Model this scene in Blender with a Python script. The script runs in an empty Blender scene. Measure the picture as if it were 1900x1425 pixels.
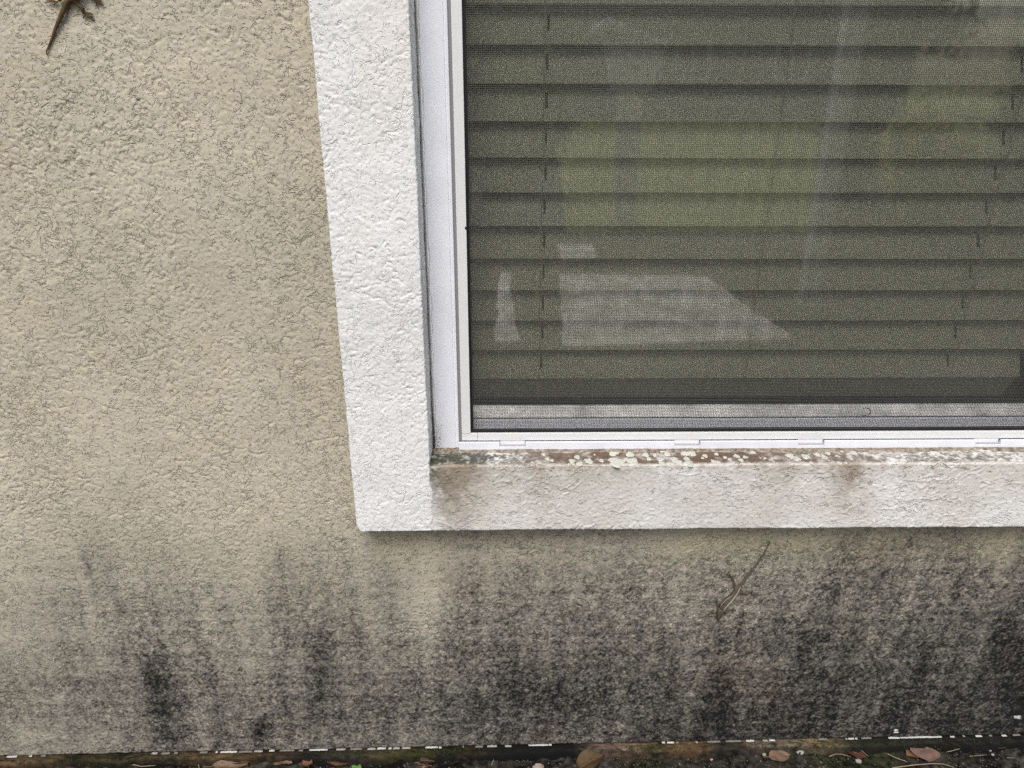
import bpy, bmesh, math, random
import numpy as np
from mathutils import Vector, Matrix, noise as mnoise
random.seed(7); rng = np.random.default_rng(11)
scene = bpy.context.scene
C = scene.collection

# ------------------------------------------------------------------ camera, sky, sun, exposure
CZ, DW = 1.06, 0.8686                  # camera height, distance to the stucco plane (y = 0)
RIGHT = Vector((0.9998529, -0.0167796, 0.0035492))
DOWN = Vector((-0.0032226, -0.3870562, -0.9220505))
FWD = Vector((0.0168453, 0.9219034, -0.3870533))
FPX = 1351.9
cam_data = bpy.data.cameras.new('camera')
cam = bpy.data.objects.new('camera', cam_data); C.objects.link(cam)
cam.matrix_world = Matrix(((RIGHT.x, -DOWN.x, -FWD.x, 0), (RIGHT.y, -DOWN.y, -FWD.y, -DW),
                           (RIGHT.z, -DOWN.z, -FWD.z, CZ), (0, 0, 0, 1)))
cam_data.sensor_width = 36; cam_data.lens = 36 * FPX / 1900
cam_data.clip_start = 0.02; cam_data.clip_end = 500
scene.camera = cam

SUN_EL, SUN_AZ = math.radians(57), math.radians(190)     # veiled sun, high in front of the wall and to the left
world = bpy.data.worlds.new('World'); scene.world = world; world.use_nodes = True
wn = world.node_tree
sky = wn.nodes.new('ShaderNodeTexSky'); sky.sky_type = 'NISHITA'; sky.sun_disc = False
sky.sun_elevation = SUN_EL; sky.sun_rotation = SUN_AZ
sky.air_density = 1.0; sky.dust_density = 3.7; sky.ozone_density = 0.6
wn.links.new(sky.outputs[0], wn.nodes['Background'].inputs[0])
wn.nodes['Background'].inputs[1].default_value = 0.125
sun_d = bpy.data.lights.new('sun', 'SUN'); sun_d.energy = 1.5; sun_d.angle = math.radians(30)
sun_d.color = (1, 0.985, 0.955)
sun = bpy.data.objects.new('sun', sun_d); C.objects.link(sun)
sd = Vector((math.sin(SUN_AZ) * math.cos(SUN_EL), math.cos(SUN_AZ) * math.cos(SUN_EL), math.sin(SUN_EL)))
sun.rotation_euler = sd.to_track_quat('Z', 'Y').to_euler(); sun.location = (0, 8, 12)
vs = scene.view_settings
vs.view_transform = 'Standard'; vs.look = 'None'; vs.gamma = 1; vs.use_curve_mapping = False
vs.exposure = 0.45
scene.cycles.use_denoising = False; scene.cycles.use_adaptive_sampling = False; scene.cycles.max_bounces = 8; scene.cycles.transparent_max_bounces = 12

# ------------------------------------------------------------------ helpers
def ray(px, py):
    return (px - 950) * RIGHT + (py - 712.5) * DOWN + FPX * FWD
def at(px, py, y):                     # point of the photograph on the plane y
    v = ray(px, py); t = (y + DW) / v.y
    return Vector((v.x * t, y, CZ + v.z * t))
def atz(px, py, z):                    # point of the photograph on the level z
    v = ray(px, py); t = (z - CZ) / v.z
    return Vector((v.x * t, -DW + v.y * t, z))
def mirr(px, py, dist, yg=0.06):       # where a thing seen in the glass stands, dist metres out from the wall
    v = ray(px, py); t = (yg + DW + yg + dist) / v.y
    return Vector((v.x * t, -dist, CZ + v.z * t))
def mirrz(px, py, z, yg=0.06):
    v = ray(px, py); t = (z - CZ) / v.z
    return Vector((v.x * t, 2 * yg - (-DW + v.y * t), z))
def zb(x):                             # foot of the stucco
    return CZ - 1.017 + 0.01314 * (x + 0.812)
def soil_z(x): return zb(x) - 0.019
def atsoil(px, py, lift=0.0):
    p = atz(px, py, soil_z(0) + lift)
    for _ in range(3): p = atz(px, py, soil_z(p.x) + lift)
    return p
def proj(x, z, y=0.0):                 # numpy: wall point to photograph coordinates, used to place the stains
    dx, dy, dz = x, y + DW, z - CZ
    c = dx * FWD.x + dy * FWD.y + dz * FWD.z
    return (950 + FPX * (dx * RIGHT.x + dy * RIGHT.y + dz * RIGHT.z) / c,
            712.5 + FPX * (dx * DOWN.x + dy * DOWN.y + dz * DOWN.z) / c)

def tag(o, label=None, cat=None, group=None, kind=None):
    if label: o['label'] = label
    if cat: o['category'] = cat
    if group: o['group'] = group
    if kind: o['kind'] = kind
    return o
def thing(name, label, cat, loc=(0, 0, 0), group=None):
    o = bpy.data.objects.new(name, None); C.objects.link(o); o.location = loc
    o.empty_display_size = 0.02
    return tag(o, label, cat, group)
def link(name, me, mat, parent=None, smooth=False):
    o = bpy.data.objects.new(name, me); C.objects.link(o)
    if mat is not None and not me.materials: me.materials.append(mat)
    if parent is not None:
        o.parent = parent; o.matrix_parent_inverse = Matrix.Translation(-_wloc(parent))
    if smooth:
        me.polygons.foreach_set('use_smooth', np.ones(len(me.polygons), dtype=bool))
    return o
def _wloc(o):
    v = Vector(o.location)
    p = o.parent
    while p is not None and o.matrix_parent_inverse == Matrix.Identity(4):
        v = v + Vector(p.location); p = p.parent
    return v if o.type == 'EMPTY' else Vector((0, 0, 0))
def np_mesh(name, verts, quads, col=None):
    me = bpy.data.meshes.new(name)
    verts = np.ascontiguousarray(verts, dtype=np.float32); quads = np.ascontiguousarray(quads, dtype=np.int32)
    me.vertices.add(len(verts)); me.vertices.foreach_set('co', verts.ravel())
    n = len(quads); k = quads.shape[1]
    me.loops.add(n * k); me.loops.foreach_set('vertex_index', quads.ravel())
    me.polygons.add(n); me.polygons.foreach_set('loop_start', np.arange(0, n * k, k, dtype=np.int32))
    if col is not None:
        a = me.color_attributes.new('tint', 'FLOAT_COLOR', 'POINT')
        c4 = np.ones((len(verts), 4), dtype=np.float32); c4[:, :col.shape[1]] = col
        a.data.foreach_set('color', c4.ravel())
    me.update(calc_edges=True); me.validate()
    return me
def grid_quads(nr, nc, keep=None):
    i = np.arange(nr * nc).reshape(nr, nc)
    q = np.stack([i[:-1, :-1], i[:-1, 1:], i[1:, 1:], i[1:, :-1]], -1)
    if keep is not None: q = q[keep]
    return q.reshape(-1, 4)
class MB:
    def __init__(s): s.v = []; s.f = []
    def box(s, x0, x1, y0, y1, z0, z1):
        b = len(s.v)
        s.v += [(x0,y0,z0),(x1,y0,z0),(x1,y1,z0),(x0,y1,z0),(x0,y0,z1),(x1,y0,z1),(x1,y1,z1),(x0,y1,z1)]
        s.f += [tuple(b+i for i in f) for f in ((3,2,1,0),(4,5,6,7),(0,1,5,4),(1,2,6,5),(2,3,7,6),(3,0,4,7))]
        return s
    def prism_x(s, prof, x0, x1):      # profile of (y, z), extruded along x
        b = len(s.v); n = len(prof)
        s.v += [(x0, y, z) for y, z in prof] + [(x1, y, z) for y, z in prof]
        s.f += [(b+i, b+(i+1) % n, b+n+(i+1) % n, b+n+i) for i in range(n)]
        s.f += [tuple(b+i for i in reversed(range(n))), tuple(b+n+i for i in range(n))]
        return s
    def prism_z(s, prof, z0, z1):
        b = len(s.v); n = len(prof)
        s.v += [(x, y, z0) for x, y in prof] + [(x, y, z1) for x, y in prof]
        s.f += [(b+i, b+(i+1) % n, b+n+(i+1) % n, b+n+i) for i in range(n)]
        s.f += [tuple(b+i for i in reversed(range(n))), tuple(b+n+i for i in range(n))]
        return s
    def tube(s, pts, radii, n=6):
        pts = [Vector(p) for p in pts]; b = len(s.v); m = len(pts)
        for i, p in enumerate(pts):
            d = (pts[min(i+1, m-1)] - pts[max(i-1, 0)]).normalized()
            a = d.orthogonal().normalized() if abs(d.y) > .95 else d.cross(Vector((0, 1, 0))).normalized()
            c = d.cross(a)
            for k in range(n):
                t = 2 * math.pi * k / n
                s.v.append(tuple(p + radii[i] * (a * math.cos(t) + c * math.sin(t))))
        for i in range(m - 1):
            for k in range(n):
                s.f.append((b+i*n+k, b+i*n+(k+1) % n, b+(i+1)*n+(k+1) % n, b+(i+1)*n+k))
        s.f += [tuple(b+k for k in reversed(range(n))), tuple(b+(m-1)*n+k for k in range(n))]
        return s
    def build(s, name, mat, parent=None, bevel=0, smooth=False):
        me = bpy.data.meshes.new(name); me.from_pydata(s.v, [], s.f)
        bm = bmesh.new(); bm.from_mesh(me)
        bmesh.ops.recalc_face_normals(bm, faces=bm.faces)
        if bevel: bmesh.ops.bevel(bm, geom=list(bm.edges), offset=bevel, segments=2, affect='EDGES', profile=0.6, clamp_overlap=True)
        bm.to_mesh(me); bm.free()
        return link(name, me, mat, parent, smooth)

def fnoise(shape, sx, sy=None, seed=None):     # smooth random field, std 1; sx, sy in cells
    sy = sx if sy is None else sy
    r = rng if seed is None else np.random.default_rng(seed)
    w = np.fft.rfft2(r.standard_normal(shape))
    fy = np.fft.fftfreq(shape[0])[:, None]; fx = np.fft.rfftfreq(shape[1])[None, :]
    f = np.fft.irfft2(w * np.exp(-2 * (np.pi ** 2) * ((fx * sx) ** 2 + (fy * sy) ** 2)), s=shape)
    return (f - f.mean()) / f.std()
def stucco_height(shape, cell, density, seed, arcs=0, horiz=0.0, big=0.0003):
    """worm-like trowel gouges and sandy grain, heights in metres"""
    r = np.random.default_rng(seed)
    H = np.zeros(shape, dtype=np.float64)
    H += 0.00017 * fnoise(shape, 0.75, seed=seed + 1) + 0.00009 * fnoise(shape, 2.2, seed=seed + 2)
    H += 0.00012 * fnoise(shape, 6, seed=seed + 3) + big * fnoise(shape, 60, seed=seed + 4)
    field = fnoise(shape, 45, seed=seed + 5) * 1.3 + fnoise(shape, 18, seed=seed + 6) * 0.5
    dens = fnoise(shape, 28, seed=seed + 7)
    G = np.zeros(shape); P = np.zeros(shape)
    area = shape[0] * shape[1] * cell * cell
    N = int(area * density)
    S = 90
    def run(y, x, L, th, curv, dep, wob):
        n = len(x)
        for s in range(S):
            live = s < L
            if not live.any(): break
            iy = np.clip(y, 2, shape[0] - 3); ix = np.clip(x, 2, shape[1] - 3)
            th = th + curv + r.normal(0, wob, n)
            taper = np.clip(np.minimum((s + 1) / 3.0, (L - s) / 3.0), 0, 1) * dep * (0.7 + 0.6 * r.random(n))
            yy = iy.astype(int); xx = ix.astype(int)
            for oy in (-1, 0, 1):
                for ox in (-1, 0, 1):
                    d2 = (yy + oy - iy + .5) ** 2 + (xx + ox - ix + .5) ** 2
                    k = np.exp(-d2 / 0.9) * taper * live
                    np.maximum.at(G, (yy + oy, xx + ox), k)
            # plaster pushed up along one side of the gouge
            py = np.clip((iy + 1.9 * np.cos(th)), 1, shape[0] - 2).astype(int)
            pxx = np.clip((ix - 1.9 * np.sin(th)), 1, shape[1] - 2).astype(int)
            np.maximum.at(P, (py, pxx), 0.5 * taper * live)
            y = y + np.sin(th) * 0.8; x = x + np.cos(th) * 0.8
    y = r.random(N) * shape[0]; x = r.random(N) * shape[1]
    dv = dens[y.astype(int), x.astype(int)]
    L = np.minimum(S, (3 + r.exponential(6.5, N) * np.clip(1 + 0.5 * dv, .3, 2.5))).astype(int)
    th = field[y.astype(int), x.astype(int)] + r.normal(0, 0.6, N) + np.where(r.random(N) < .5, 0, np.pi)
    if horiz: th = th * (1 - horiz) + np.where(r.random(N) < .5, 0, np.pi)
    dep = 0.0003 + 0.0007 * r.random(N) ** 1.8
    dep *= np.clip(1 + .35 * dv, .35, 1.6)
    run(y, x, L, th, r.normal(0, 0.03, N), dep, 0.42)
    if arcs:
        y = r.random(arcs) * shape[0]; x = r.random(arcs) * shape[1]
        run(y, x, (25 + r.random(arcs) * 60).astype(int), r.random(arcs) * 2 * np.pi, r.normal(0, 0.03, arcs),
            0.0006 + 0.0004 * r.random(arcs), 0.1)
    return H - G + 0.35 * P, G

# ------------------------------------------------------------------ materials
def mat(name, col, rough=0.8, spec=0.3, noise_s=None, noise_a=0.15, bump=None, bump_d=0.0003, vcol=False, trans=0.0, col2=None):
    m = bpy.data.materials.new(name); m.use_nodes = True; nt = m.node_tree; N = nt.nodes; L = nt.links
    p = N['Principled BSDF']; p.inputs['Roughness'].default_value = rough
    p.inputs['Specular IOR Level'].default_value = spec
    tc = N.new('ShaderNodeTexCoord')
    base = None
    if vcol:
        a = N.new('ShaderNodeAttribute'); a.attribute_name = 'tint'; base = a.outputs['Color']
    if noise_s:
        t = N.new('ShaderNodeTexNoise'); t.inputs['Scale'].default_value = noise_s; t.inputs['Detail'].default_value = 6
        t.inputs['Roughness'].default_value = 0.65
        L.new(tc.outputs['Object'], t.inputs['Vector'])
        if col2 is not None and not vcol:
            r = N.new('ShaderNodeValToRGB'); r.color_ramp.elements[0].position = .35; r.color_ramp.elements[1].position = .65
            r.color_ramp.elements[0].color = (*col, 1); r.color_ramp.elements[1].color = (*col2, 1)
            L.new(t.outputs['Fac'], r.inputs['Fac']); L.new(r.outputs[0], p.inputs['Base Color'])
        else:
            mr = N.new('ShaderNodeMapRange'); mr.inputs[1].default_value = .25; mr.inputs[2].default_value = .75
            mr.inputs[3].default_value = 1 - noise_a; mr.inputs[4].default_value = 1 + noise_a
            L.new(t.outputs['Fac'], mr.inputs[0])
            mx = N.new('ShaderNodeVectorMath'); mx.operation = 'SCALE'
            if base is not None: L.new(base, mx.inputs[0])
            else: mx.inputs[0].default_value = col
            L.new(mr.outputs[0], mx.inputs['Scale']); L.new(mx.outputs[0], p.inputs['Base Color'])
    elif base is not None: L.new(base, p.inputs['Base Color'])
    else: p.inputs['Base Color'].default_value = (*col, 1)
    if bump:
        b = N.new('ShaderNodeTexNoise'); b.inputs['Scale'].default_value = bump; b.inputs['Detail'].default_value = 5
        L.new(tc.outputs['Object'], b.inputs['Vector'])
        bn = N.new('ShaderNodeBump'); bn.inputs['Strength'].default_value = 1; bn.inputs['Distance'].default_value = bump_d
        L.new(b.outputs['Fac'], bn.inputs['Height']); L.new(bn.outputs[0], p.inputs['Normal'])
    if trans:
        p.inputs['Subsurface Weight'].default_value = 0
    return m
M = {}
def stucco_mat(name, rough, spec, line_dark, depth, sand, stretch=(1, 1, 1), c0=0.0):
    m = bpy.data.materials.new(name); m.use_nodes = True; nt = m.node_tree; N = nt.nodes; L = nt.links
    p = N['Principled BSDF']; p.inputs['Roughness'].default_value = rough; p.inputs['Specular IOR Level'].default_value = spec
    tc = N.new('ShaderNodeTexCoord'); mp = N.new('ShaderNodeMapping'); mp.inputs['Scale'].default_value = stretch
    L.new(tc.outputs['Object'], mp.inputs[0])
    at_ = N.new('ShaderNodeAttribute'); at_.attribute_name = 'tint'
    def math_(op, a, b=None, c=None):
        n = N.new('ShaderNodeMath'); n.operation = op; n.use_clamp = False
        for i, v in enumerate((a, b, c)):
            if v is None: continue
            if isinstance(v, (int, float)): n.inputs[i].default_value = v
            else: L.new(v, n.inputs[i])
        return n.outputs[0]
    def noise(scale, det, dist=0.0, vec=mp.outputs[0]):
        t = N.new('ShaderNodeTexNoise'); t.inputs['Scale'].default_value = scale; t.inputs['Detail'].default_value = det
        t.inputs['Distortion'].default_value = dist; L.new(vec, t.inputs['Vector']); return t.outputs['Fac']
    def ramp(v, a, b, lo, hi):
        r = N.new('ShaderNodeMapRange'); r.interpolation_type = 'SMOOTHSTEP'
        for i, q in enumerate((a, b, lo, hi)): r.inputs[i + 1].default_value = q
        L.new(v, r.inputs[0]); return r.outputs[0]
    lines = None
    for sc, eps, cut in ((60, .032, .51 + c0), (112, .046, .525 + c0)):
        a = math_('ABSOLUTE', math_('SUBTRACT', noise(sc, 2.5, .9), .5))
        l = ramp(a, 0, eps, 1, 0)
        bn_ = math_('ADD', noise(sc * .9, 2, 0.3), math_('MULTIPLY', math_('SUBTRACT', noise(7, 3), .5), .42))
        brk = ramp(bn_, cut, cut + .06, 0, 1)
        l = math_('MULTIPLY', l, brk)
        lines = l if lines is None else math_('MAXIMUM', lines, l)
    pits = ramp(noise(300, 2), .60, .70, 0, 1)
    both = math_('MAXIMUM', lines, math_('MULTIPLY', pits, .8))
    sandh = math_('ADD', math_('MULTIPLY', noise(560, 3), 1.0), math_('MULTIPLY', noise(1000, 2), .5))
    h = math_('SUBTRACT', math_('MULTIPLY', sandh, sand), math_('MULTIPLY', both, depth))
    bp = N.new('ShaderNodeBump'); bp.inputs['Distance'].default_value = 1.0; bp.inputs['Strength'].default_value = 1.0
    L.new(h, bp.inputs['Height']); L.new(bp.outputs[0], p.inputs['Normal'])
    dirt_shade = math_('MULTIPLY', math_('MULTIPLY', both, at_.outputs['Alpha']), line_dark)  # dirt in stained grooves; on clean stucco, groove shade painted as colour
    k = math_('MULTIPLY', math_('SUBTRACT', 1.0, dirt_shade), ramp(noise(620, 3), .25, .75, .93, 1.07))
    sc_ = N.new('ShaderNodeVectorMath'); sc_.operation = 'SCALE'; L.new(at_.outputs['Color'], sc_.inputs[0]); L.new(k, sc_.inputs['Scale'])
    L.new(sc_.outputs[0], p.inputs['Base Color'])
    return m
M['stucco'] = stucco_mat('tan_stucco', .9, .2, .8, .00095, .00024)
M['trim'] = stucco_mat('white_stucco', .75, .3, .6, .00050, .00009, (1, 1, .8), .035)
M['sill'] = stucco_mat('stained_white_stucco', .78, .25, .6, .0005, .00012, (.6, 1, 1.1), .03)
M['stucco_far'] = mat('tan_stucco_plain', (.44, .39, .28), .9, .2, 300, .15, 500, .0008)
M['trim_far'] = mat('white_stucco_plain', (.8, .79, .75), .8, .3, 300, .05, 500, .0008)
M['vinyl'] = mat('white_vinyl', (.83, .85, .90), .32, .5, 30, .06, 400, .00003)
M['vinyl_dirty'] = mat('weathered_vinyl', (.78, .78, .75), .5, .4, 28, .55, 500, .00008)
M['screen_frame'] = mat('painted_screen_frame', (.76, .77, .76), .4, .45, 120, .04, 600, .00004)
M['spline'] = mat('black_spline', (.012, .012, .013), .6, .3)
M['wire'] = mat('screen_fibre', (.09, .09, .083), .5, .4)
M['groove'] = mat('groove_grey', (.26, .26, .27), .7, .3)
M['slot'] = mat('shaded_slot', (.42, .42, .44), .6, .3)
M['caulk'] = mat('dirty_caulk', (.66, .64, .59), .7, .3, 240, .2, 500, .0006)
M['brown_caulk'] = mat('brown_caulk', (.12, .085, .06), .85, .2, 160, .45, 500, .0006, col2=(.42, .38, .31))
M['slat'] = mat('ivory_slat', (.86, .85, .735), .5, .3, 30, .03)
M['cord'] = mat('ivory_cord', (.62, .60, .52), .8, .2)
M['room'] = mat('room_paint', (.35, .33, .30), .9, .1)
M['lichen'] = mat('pale_lichen', (.60, .61, .54), .95, .1, 500, .22, 900, .0006)
M['flake'] = mat('white_paint_flake', (.52, .52, .49), .7, .3, 300, .08, 600, .0006)
M['flake_dull'] = mat('greyed_paint_flake', (.34, .33, .30), .7, .3, 500, .25, 600, .0006)
M['flake_dirty'] = mat('dirty_paint_flake', (.20, .185, .155), .7, .3, 500, .35, 600, .0006)
M['footing'] = mat('stained_footing', (.1, .08, .05), .9, .2, 300, .3, 500, .002, vcol=True)
M['soil'] = mat('dark_soil', (.03, .026, .02), .95, .15, 400, .4, 600, .002, vcol=True)
M['lawn'] = mat('lawn_grass', (.20, .23, .08), .9, .1, 2.2, .4, 40, .02, col2=(.30, .32, .13))
M['straw'] = mat('dry_straw', (.30, .24, .16), .7, .3, 200, .2)
M['pebble'] = mat('pale_pebble', (.34, .31, .28), .8, .3, 200, .25, 400, .001)
M['grit'] = mat('grit', (.16, .145, .125), .85, .3, 200, .5)
M['moss'] = mat('moss', (.045, .06, .018), .95, .1, 500, .4, 800, .001)
M['concrete'] = mat('pale_concrete', (.26, .23, .19), .9, .2, 7, .12, 80, .003, col2=(.86, .83, .78))
M['white_paint'] = mat('white_paint', (.8, .8, .78), .5, .4, 20, .04)
M['cedar'] = mat('pale_cedar', (.88, .82, .72), .8, .2, 25, .3)
M['siding'] = mat('grey_siding', (.17, .175, .16), .8, .2, 12, .05)
M['shingle'] = mat('grey_shingle', (.12, .11, .1), .9, .1, 30, .2)
M['dark_glass'] = mat('dark_pane', (.02, .022, .025), .1, .5)
M['leaf_g'] = mat('tree_leaf', (.05, .085, .025), .6, .3, .6, .35, col2=(.10, .14, .04))
M['leaf_y'] = mat('yellow_green_leaf', (.50, .50, .12), .6, .3, .6, .3, col2=(.62, .60, .18))
for k_ in ('leaf_y', 'leaf_g'):
    nt = M[k_].node_tree; pb = nt.nodes['Principled BSDF']; tl = nt.nodes.new('ShaderNodeBsdfTranslucent'); ms = nt.nodes.new('ShaderNodeMixShader'); ms.inputs[0].default_value = .5
    nt.links.new(pb.inputs['Base Color'].links[0].from_socket, tl.inputs[0]); nt.links.new(pb.outputs[0], ms.inputs[1]); nt.links.new(tl.outputs[0], ms.inputs[2])
    nt.links.new(ms.outputs[0], nt.nodes['Material Output'].inputs[0])
M['bark'] = mat('bark', (.10, .08, .06), .9, .1, 12, .3)
M['green_leaf'] = mat('seedling_leaf', (.11, .24, .06), .5, .4)
g = bpy.data.materials.new('window_glass'); g.use_nodes = True; nt = g.node_tree
nt.nodes.remove(nt.nodes['Principled BSDF'])
tr = nt.nodes.new('ShaderNodeBsdfTransparent'); tr.inputs[0].default_value = (.94, .95, .905, 1)
gl = nt.nodes.new('ShaderNodeBsdfGlossy'); gl.inputs['Roughness'].default_value = 0.03
lw = nt.nodes.new('ShaderNodeLayerWeight'); lw.inputs[0].default_value = .5
pw = nt.nodes.new('ShaderNodeMath'); pw.operation = 'POWER'; pw.inputs[1].default_value = 5
ma = nt.nodes.new('ShaderNodeMath'); ma.operation = 'MULTIPLY_ADD'; ma.inputs[1].default_value = .9; ma.inputs[2].default_value = .265
mx = nt.nodes.new('ShaderNodeMixShader')
nt.links.new(lw.outputs['Facing'], pw.inputs[0]); nt.links.new(pw.outputs[0], ma.inputs[0]); nt.links.new(ma.outputs[0], mx.inputs[0])
nt.links.new(tr.outputs[0], mx.inputs[1]); nt.links.new(gl.outputs[0], mx.inputs[2])
nt.links.new(mx.outputs[0], nt.nodes['Material Output'].inputs[0])
M['glass'] = g

# ------------------------------------------------------------------ the house wall
TX0, TX1 = -0.1945, -0.0915            # left trim, outer and inner edge
SZ0, SZ1 = 0.4915, 0.5920              # sill trim, bottom and top edge
YF = -0.030                            # face of the trim
WX1 = 0.8095                           # right inner edge of the opening
WZ1 = 1.98                             # top of the opening
house = thing('house', 'beige stucco house wall blackened with mould along its foot', 'house')

cell = 0.0013
xs = np.concatenate([np.arange(-1.5, -.93, .005), np.arange(-0.93, 0.99, cell), np.arange(.99, 1.7, .005)]); ts = np.arange(0.0, 1.20, cell)
X, T = np.meshgrid(xs, ts)
Z = T + zb(X) * np.clip(1 - T / 0.40, 0, 1) + 0.05 * np.clip(T / 0.40, 0, 1)
Hh, G = stucco_height(X.shape, cell, 14500, 21, arcs=150)
px, py = proj(X, Z)
# mould, read off the photograph as patches on the wall
gx = np.array([-200, 0, 150, 300, 450, 600, 700, 800, 900, 1000, 1150, 1300, 1450, 1600, 1750, 1900, 2100.])
gy = np.array([940, 980, 1020, 1080, 1140, 1200, 1250, 1300, 1350, 1400, 1450.])
gv = np.array([
 [0, 0, 0, 0, 0, 0, 0, .0, .0, .0, .0, .0, .0, .0, .0, .0, 0],
 [.0, .0, .02, .02, .02, .03, .02, .05, .08, .05, .08, .06, .06, .08, .1, .1, .1],
 [.05, .05, .10, .10, .08, .13, .10, .07, .20, .18, .27, .24, .26, .34, .30, .30, .3],
 [.1, .1, .20, .21, .18, .22, .23, .11, .38, .36, .42, .38, .44, .50, .44, .44, .5],
 [.15, .15, .31, .36, .31, .32, .32, .16, .44, .44, .44, .46, .52, .54, .48, .55, .6],
 [.2, .2, .36, .38, .33, .42, .38, .28, .52, .52, .58, .58, .66, .63, .63, .82, .85],
 [.28, .28, .42, .50, .38, .50, .46, .40, .58, .58, .64, .68, .72, .69, .73, .87, .9],
 [.33, .33, .46, .55, .42, .55, .52, .54, .62, .72, .74, .74, .74, .74, .82, .88, .9],
 [.30, .30, .42, .55, .50, .56, .53, .56, .64, .64, .73, .80, .78, .82, .87, .9, .92],
 [.28, .28, .40, .48, .52, .50, .50, .54, .60, .60, .73, .79, .82, .86, .89, .9, .92],
 [.28, .28, .40, .48, .52, .50, .50, .54, .60, .60, .73, .79, .82, .86, .89, .9, .92]])
def bilerp(px, py):
    ix = np.clip(np.searchsorted(gx, px) - 1, 0, len(gx) - 2); iy = np.clip(np.searchsorted(gy, py) - 1, 0, len(gy) - 2)
    fx = np.clip((px - gx[ix]) / (gx[ix+1] - gx[ix]), 0, 1); fy = np.clip((py - gy[iy]) / (gy[iy+1] - gy[iy]), 0, 1)
    fx = fx * fx * (3 - 2 * fx)
    return ((gv[iy, ix] * (1-fx) + gv[iy, ix+1] * fx) * (1-fy) + (gv[iy+1, ix] * (1-fx) + gv[iy+1, ix+1] * fx) * fy)
wx = 18 * fnoise(X.shape, 34) ; wy = 12 * fnoise(X.shape, 30, 40)
D = bilerp(px + wx, py + wy)
for bx, by, sx, sy, am in ((282, 1262, 20, 34, .26), (296, 1330, 18, 45, .22), (592, 1220, 13, 45, .22), (600, 1300, 18, 40, .16), (478, 1362, 9, 20, .34),
        (492, 1342, 10, 8, .3), (160, 1045, 11, 26, .18), (523, 1040, 9, 20, .22), (540, 1075, 9, 22, .15), (1345, 1290, 15, 60, .16), (1492, 1222, 11, 24, .2),
        (840, 1210, 22, 26, .16), (1890, 1230, 40, 60, .12), (265, 1110, 9, 8, .15), (1470, 1150, 26, 24, .1), (720, 1130, 14, 26, .1), (905, 1215, 14, 12, .12),
        (1030, 1195, 14, 10, .15), (1060, 1290, 60, 40, .08), (245, 1290, 5, 40, -.14), (1395, 1100, 30, 26, -.06), (790, 1120, 22, 60, -.10), (1180, 1335, 40, 18, -.12), (30, 1180, 40, 60, -.06)):
    D += .8 * am * np.exp(-0.5 * (((px - bx) / sx) ** 2 + ((py - by) / sy) ** 2)) * np.clip(1 + .2 * fnoise(X.shape, 4), 0, 2)
D = np.clip(D * .96, 0, 1)
spread = np.clip(D * 3, 0, 1)
D += spread * (0.016 * fnoise(X.shape, 10, 8) + 0.048 * fnoise(X.shape, 4.5, 40) + 0.034 * fnoise(X.shape, 70, 2.0))
grain = 0.11 * fnoise(X.shape, 0.65) + 0.06 * fnoise(X.shape, 1.5) + 0.022 * fnoise(X.shape, 3.5)
lowpart = np.clip((py - 960) / 110, 0, 1)
D += np.clip(D * 2.2, 0, 1) * grain + lowpart * 0.14 * np.clip(G / 0.0008, 0, 1) * np.clip(D * 2.6, 0, 1)
D = np.clip(D, 0, .975)
# a green-ochre tinge and some dust where the paint has aged
base = np.empty(X.shape + (3,))
tone = 0.045 * fnoise(X.shape, 70) + 0.03 * fnoise(X.shape, 22) + 0.02 * fnoise(X.shape, 4)
base[..., 0] = .495 * (1 + tone); base[..., 1] = .452 * (1 + tone); base[..., 2] = .352 * (1 + tone)
warm = np.clip(fnoise(X.shape, 40) * .5 + fnoise(X.shape, 12) * .4 - .3, 0, 1)[..., None]
base = base * (1 - .35 * warm) + .35 * warm * np.array([.52, .455, .325])
gd = np.clip(fnoise(X.shape, 55) * .6 + fnoise(X.shape, 16) * .3 - .2, 0, 1)[..., None] * .22
base = base * (1 - gd) + gd * np.array([.44, .415, .335])
och = np.exp(-((py - 1010) / 40.) ** 2) * (px > 690) * np.clip(.6 + .5 * fnoise(X.shape, 40), 0, 1) * .5
base = base * (1 - och[..., None]) + och[..., None] * np.array([.45, .39, .22])
f = (1 - D) ** 1.52
col = base * f[..., None]
grey = col.mean(-1, keepdims=True); s = np.clip(D * .9, 0, .48)[..., None]
col = col * (1 - s) + grey * s * np.array([1.05, 1.0, .89]) + 0.011
red = np.clip(fnoise(X.shape, 30) - 1.1, 0, 1)[..., None] * np.clip(D * 2, 0, 1)[..., None] * .25
col = col * (1 - red) + red * col * np.array([1.25, .95, .88])
speck = (rng.random(X.shape) < 0.010 * np.clip(D * 1.6 - .2, 0, 1)) | ((np.abs(px - 1663) < 4) & (np.abs(py - 1357) < 3)) | ((np.abs(px - 1888) < 6) & (np.abs(py - 1331) < 3))
col[speck] = np.maximum(col[speck] * 2.6, .10); big_s = ((np.abs(px - 1663) < 4) & (np.abs(py - 1357) < 3)) | ((np.abs(px - 1888) < 6) & (np.abs(py - 1331) < 3)); col[big_s] = np.array([.6, .6, .56])
col = np.concatenate([col, np.clip(.12 + .85 * D, 0, .8)[..., None]], -1)  # alpha: groove darkening, its even share painting groove shade on the clean wall
Y = -Hh
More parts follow.
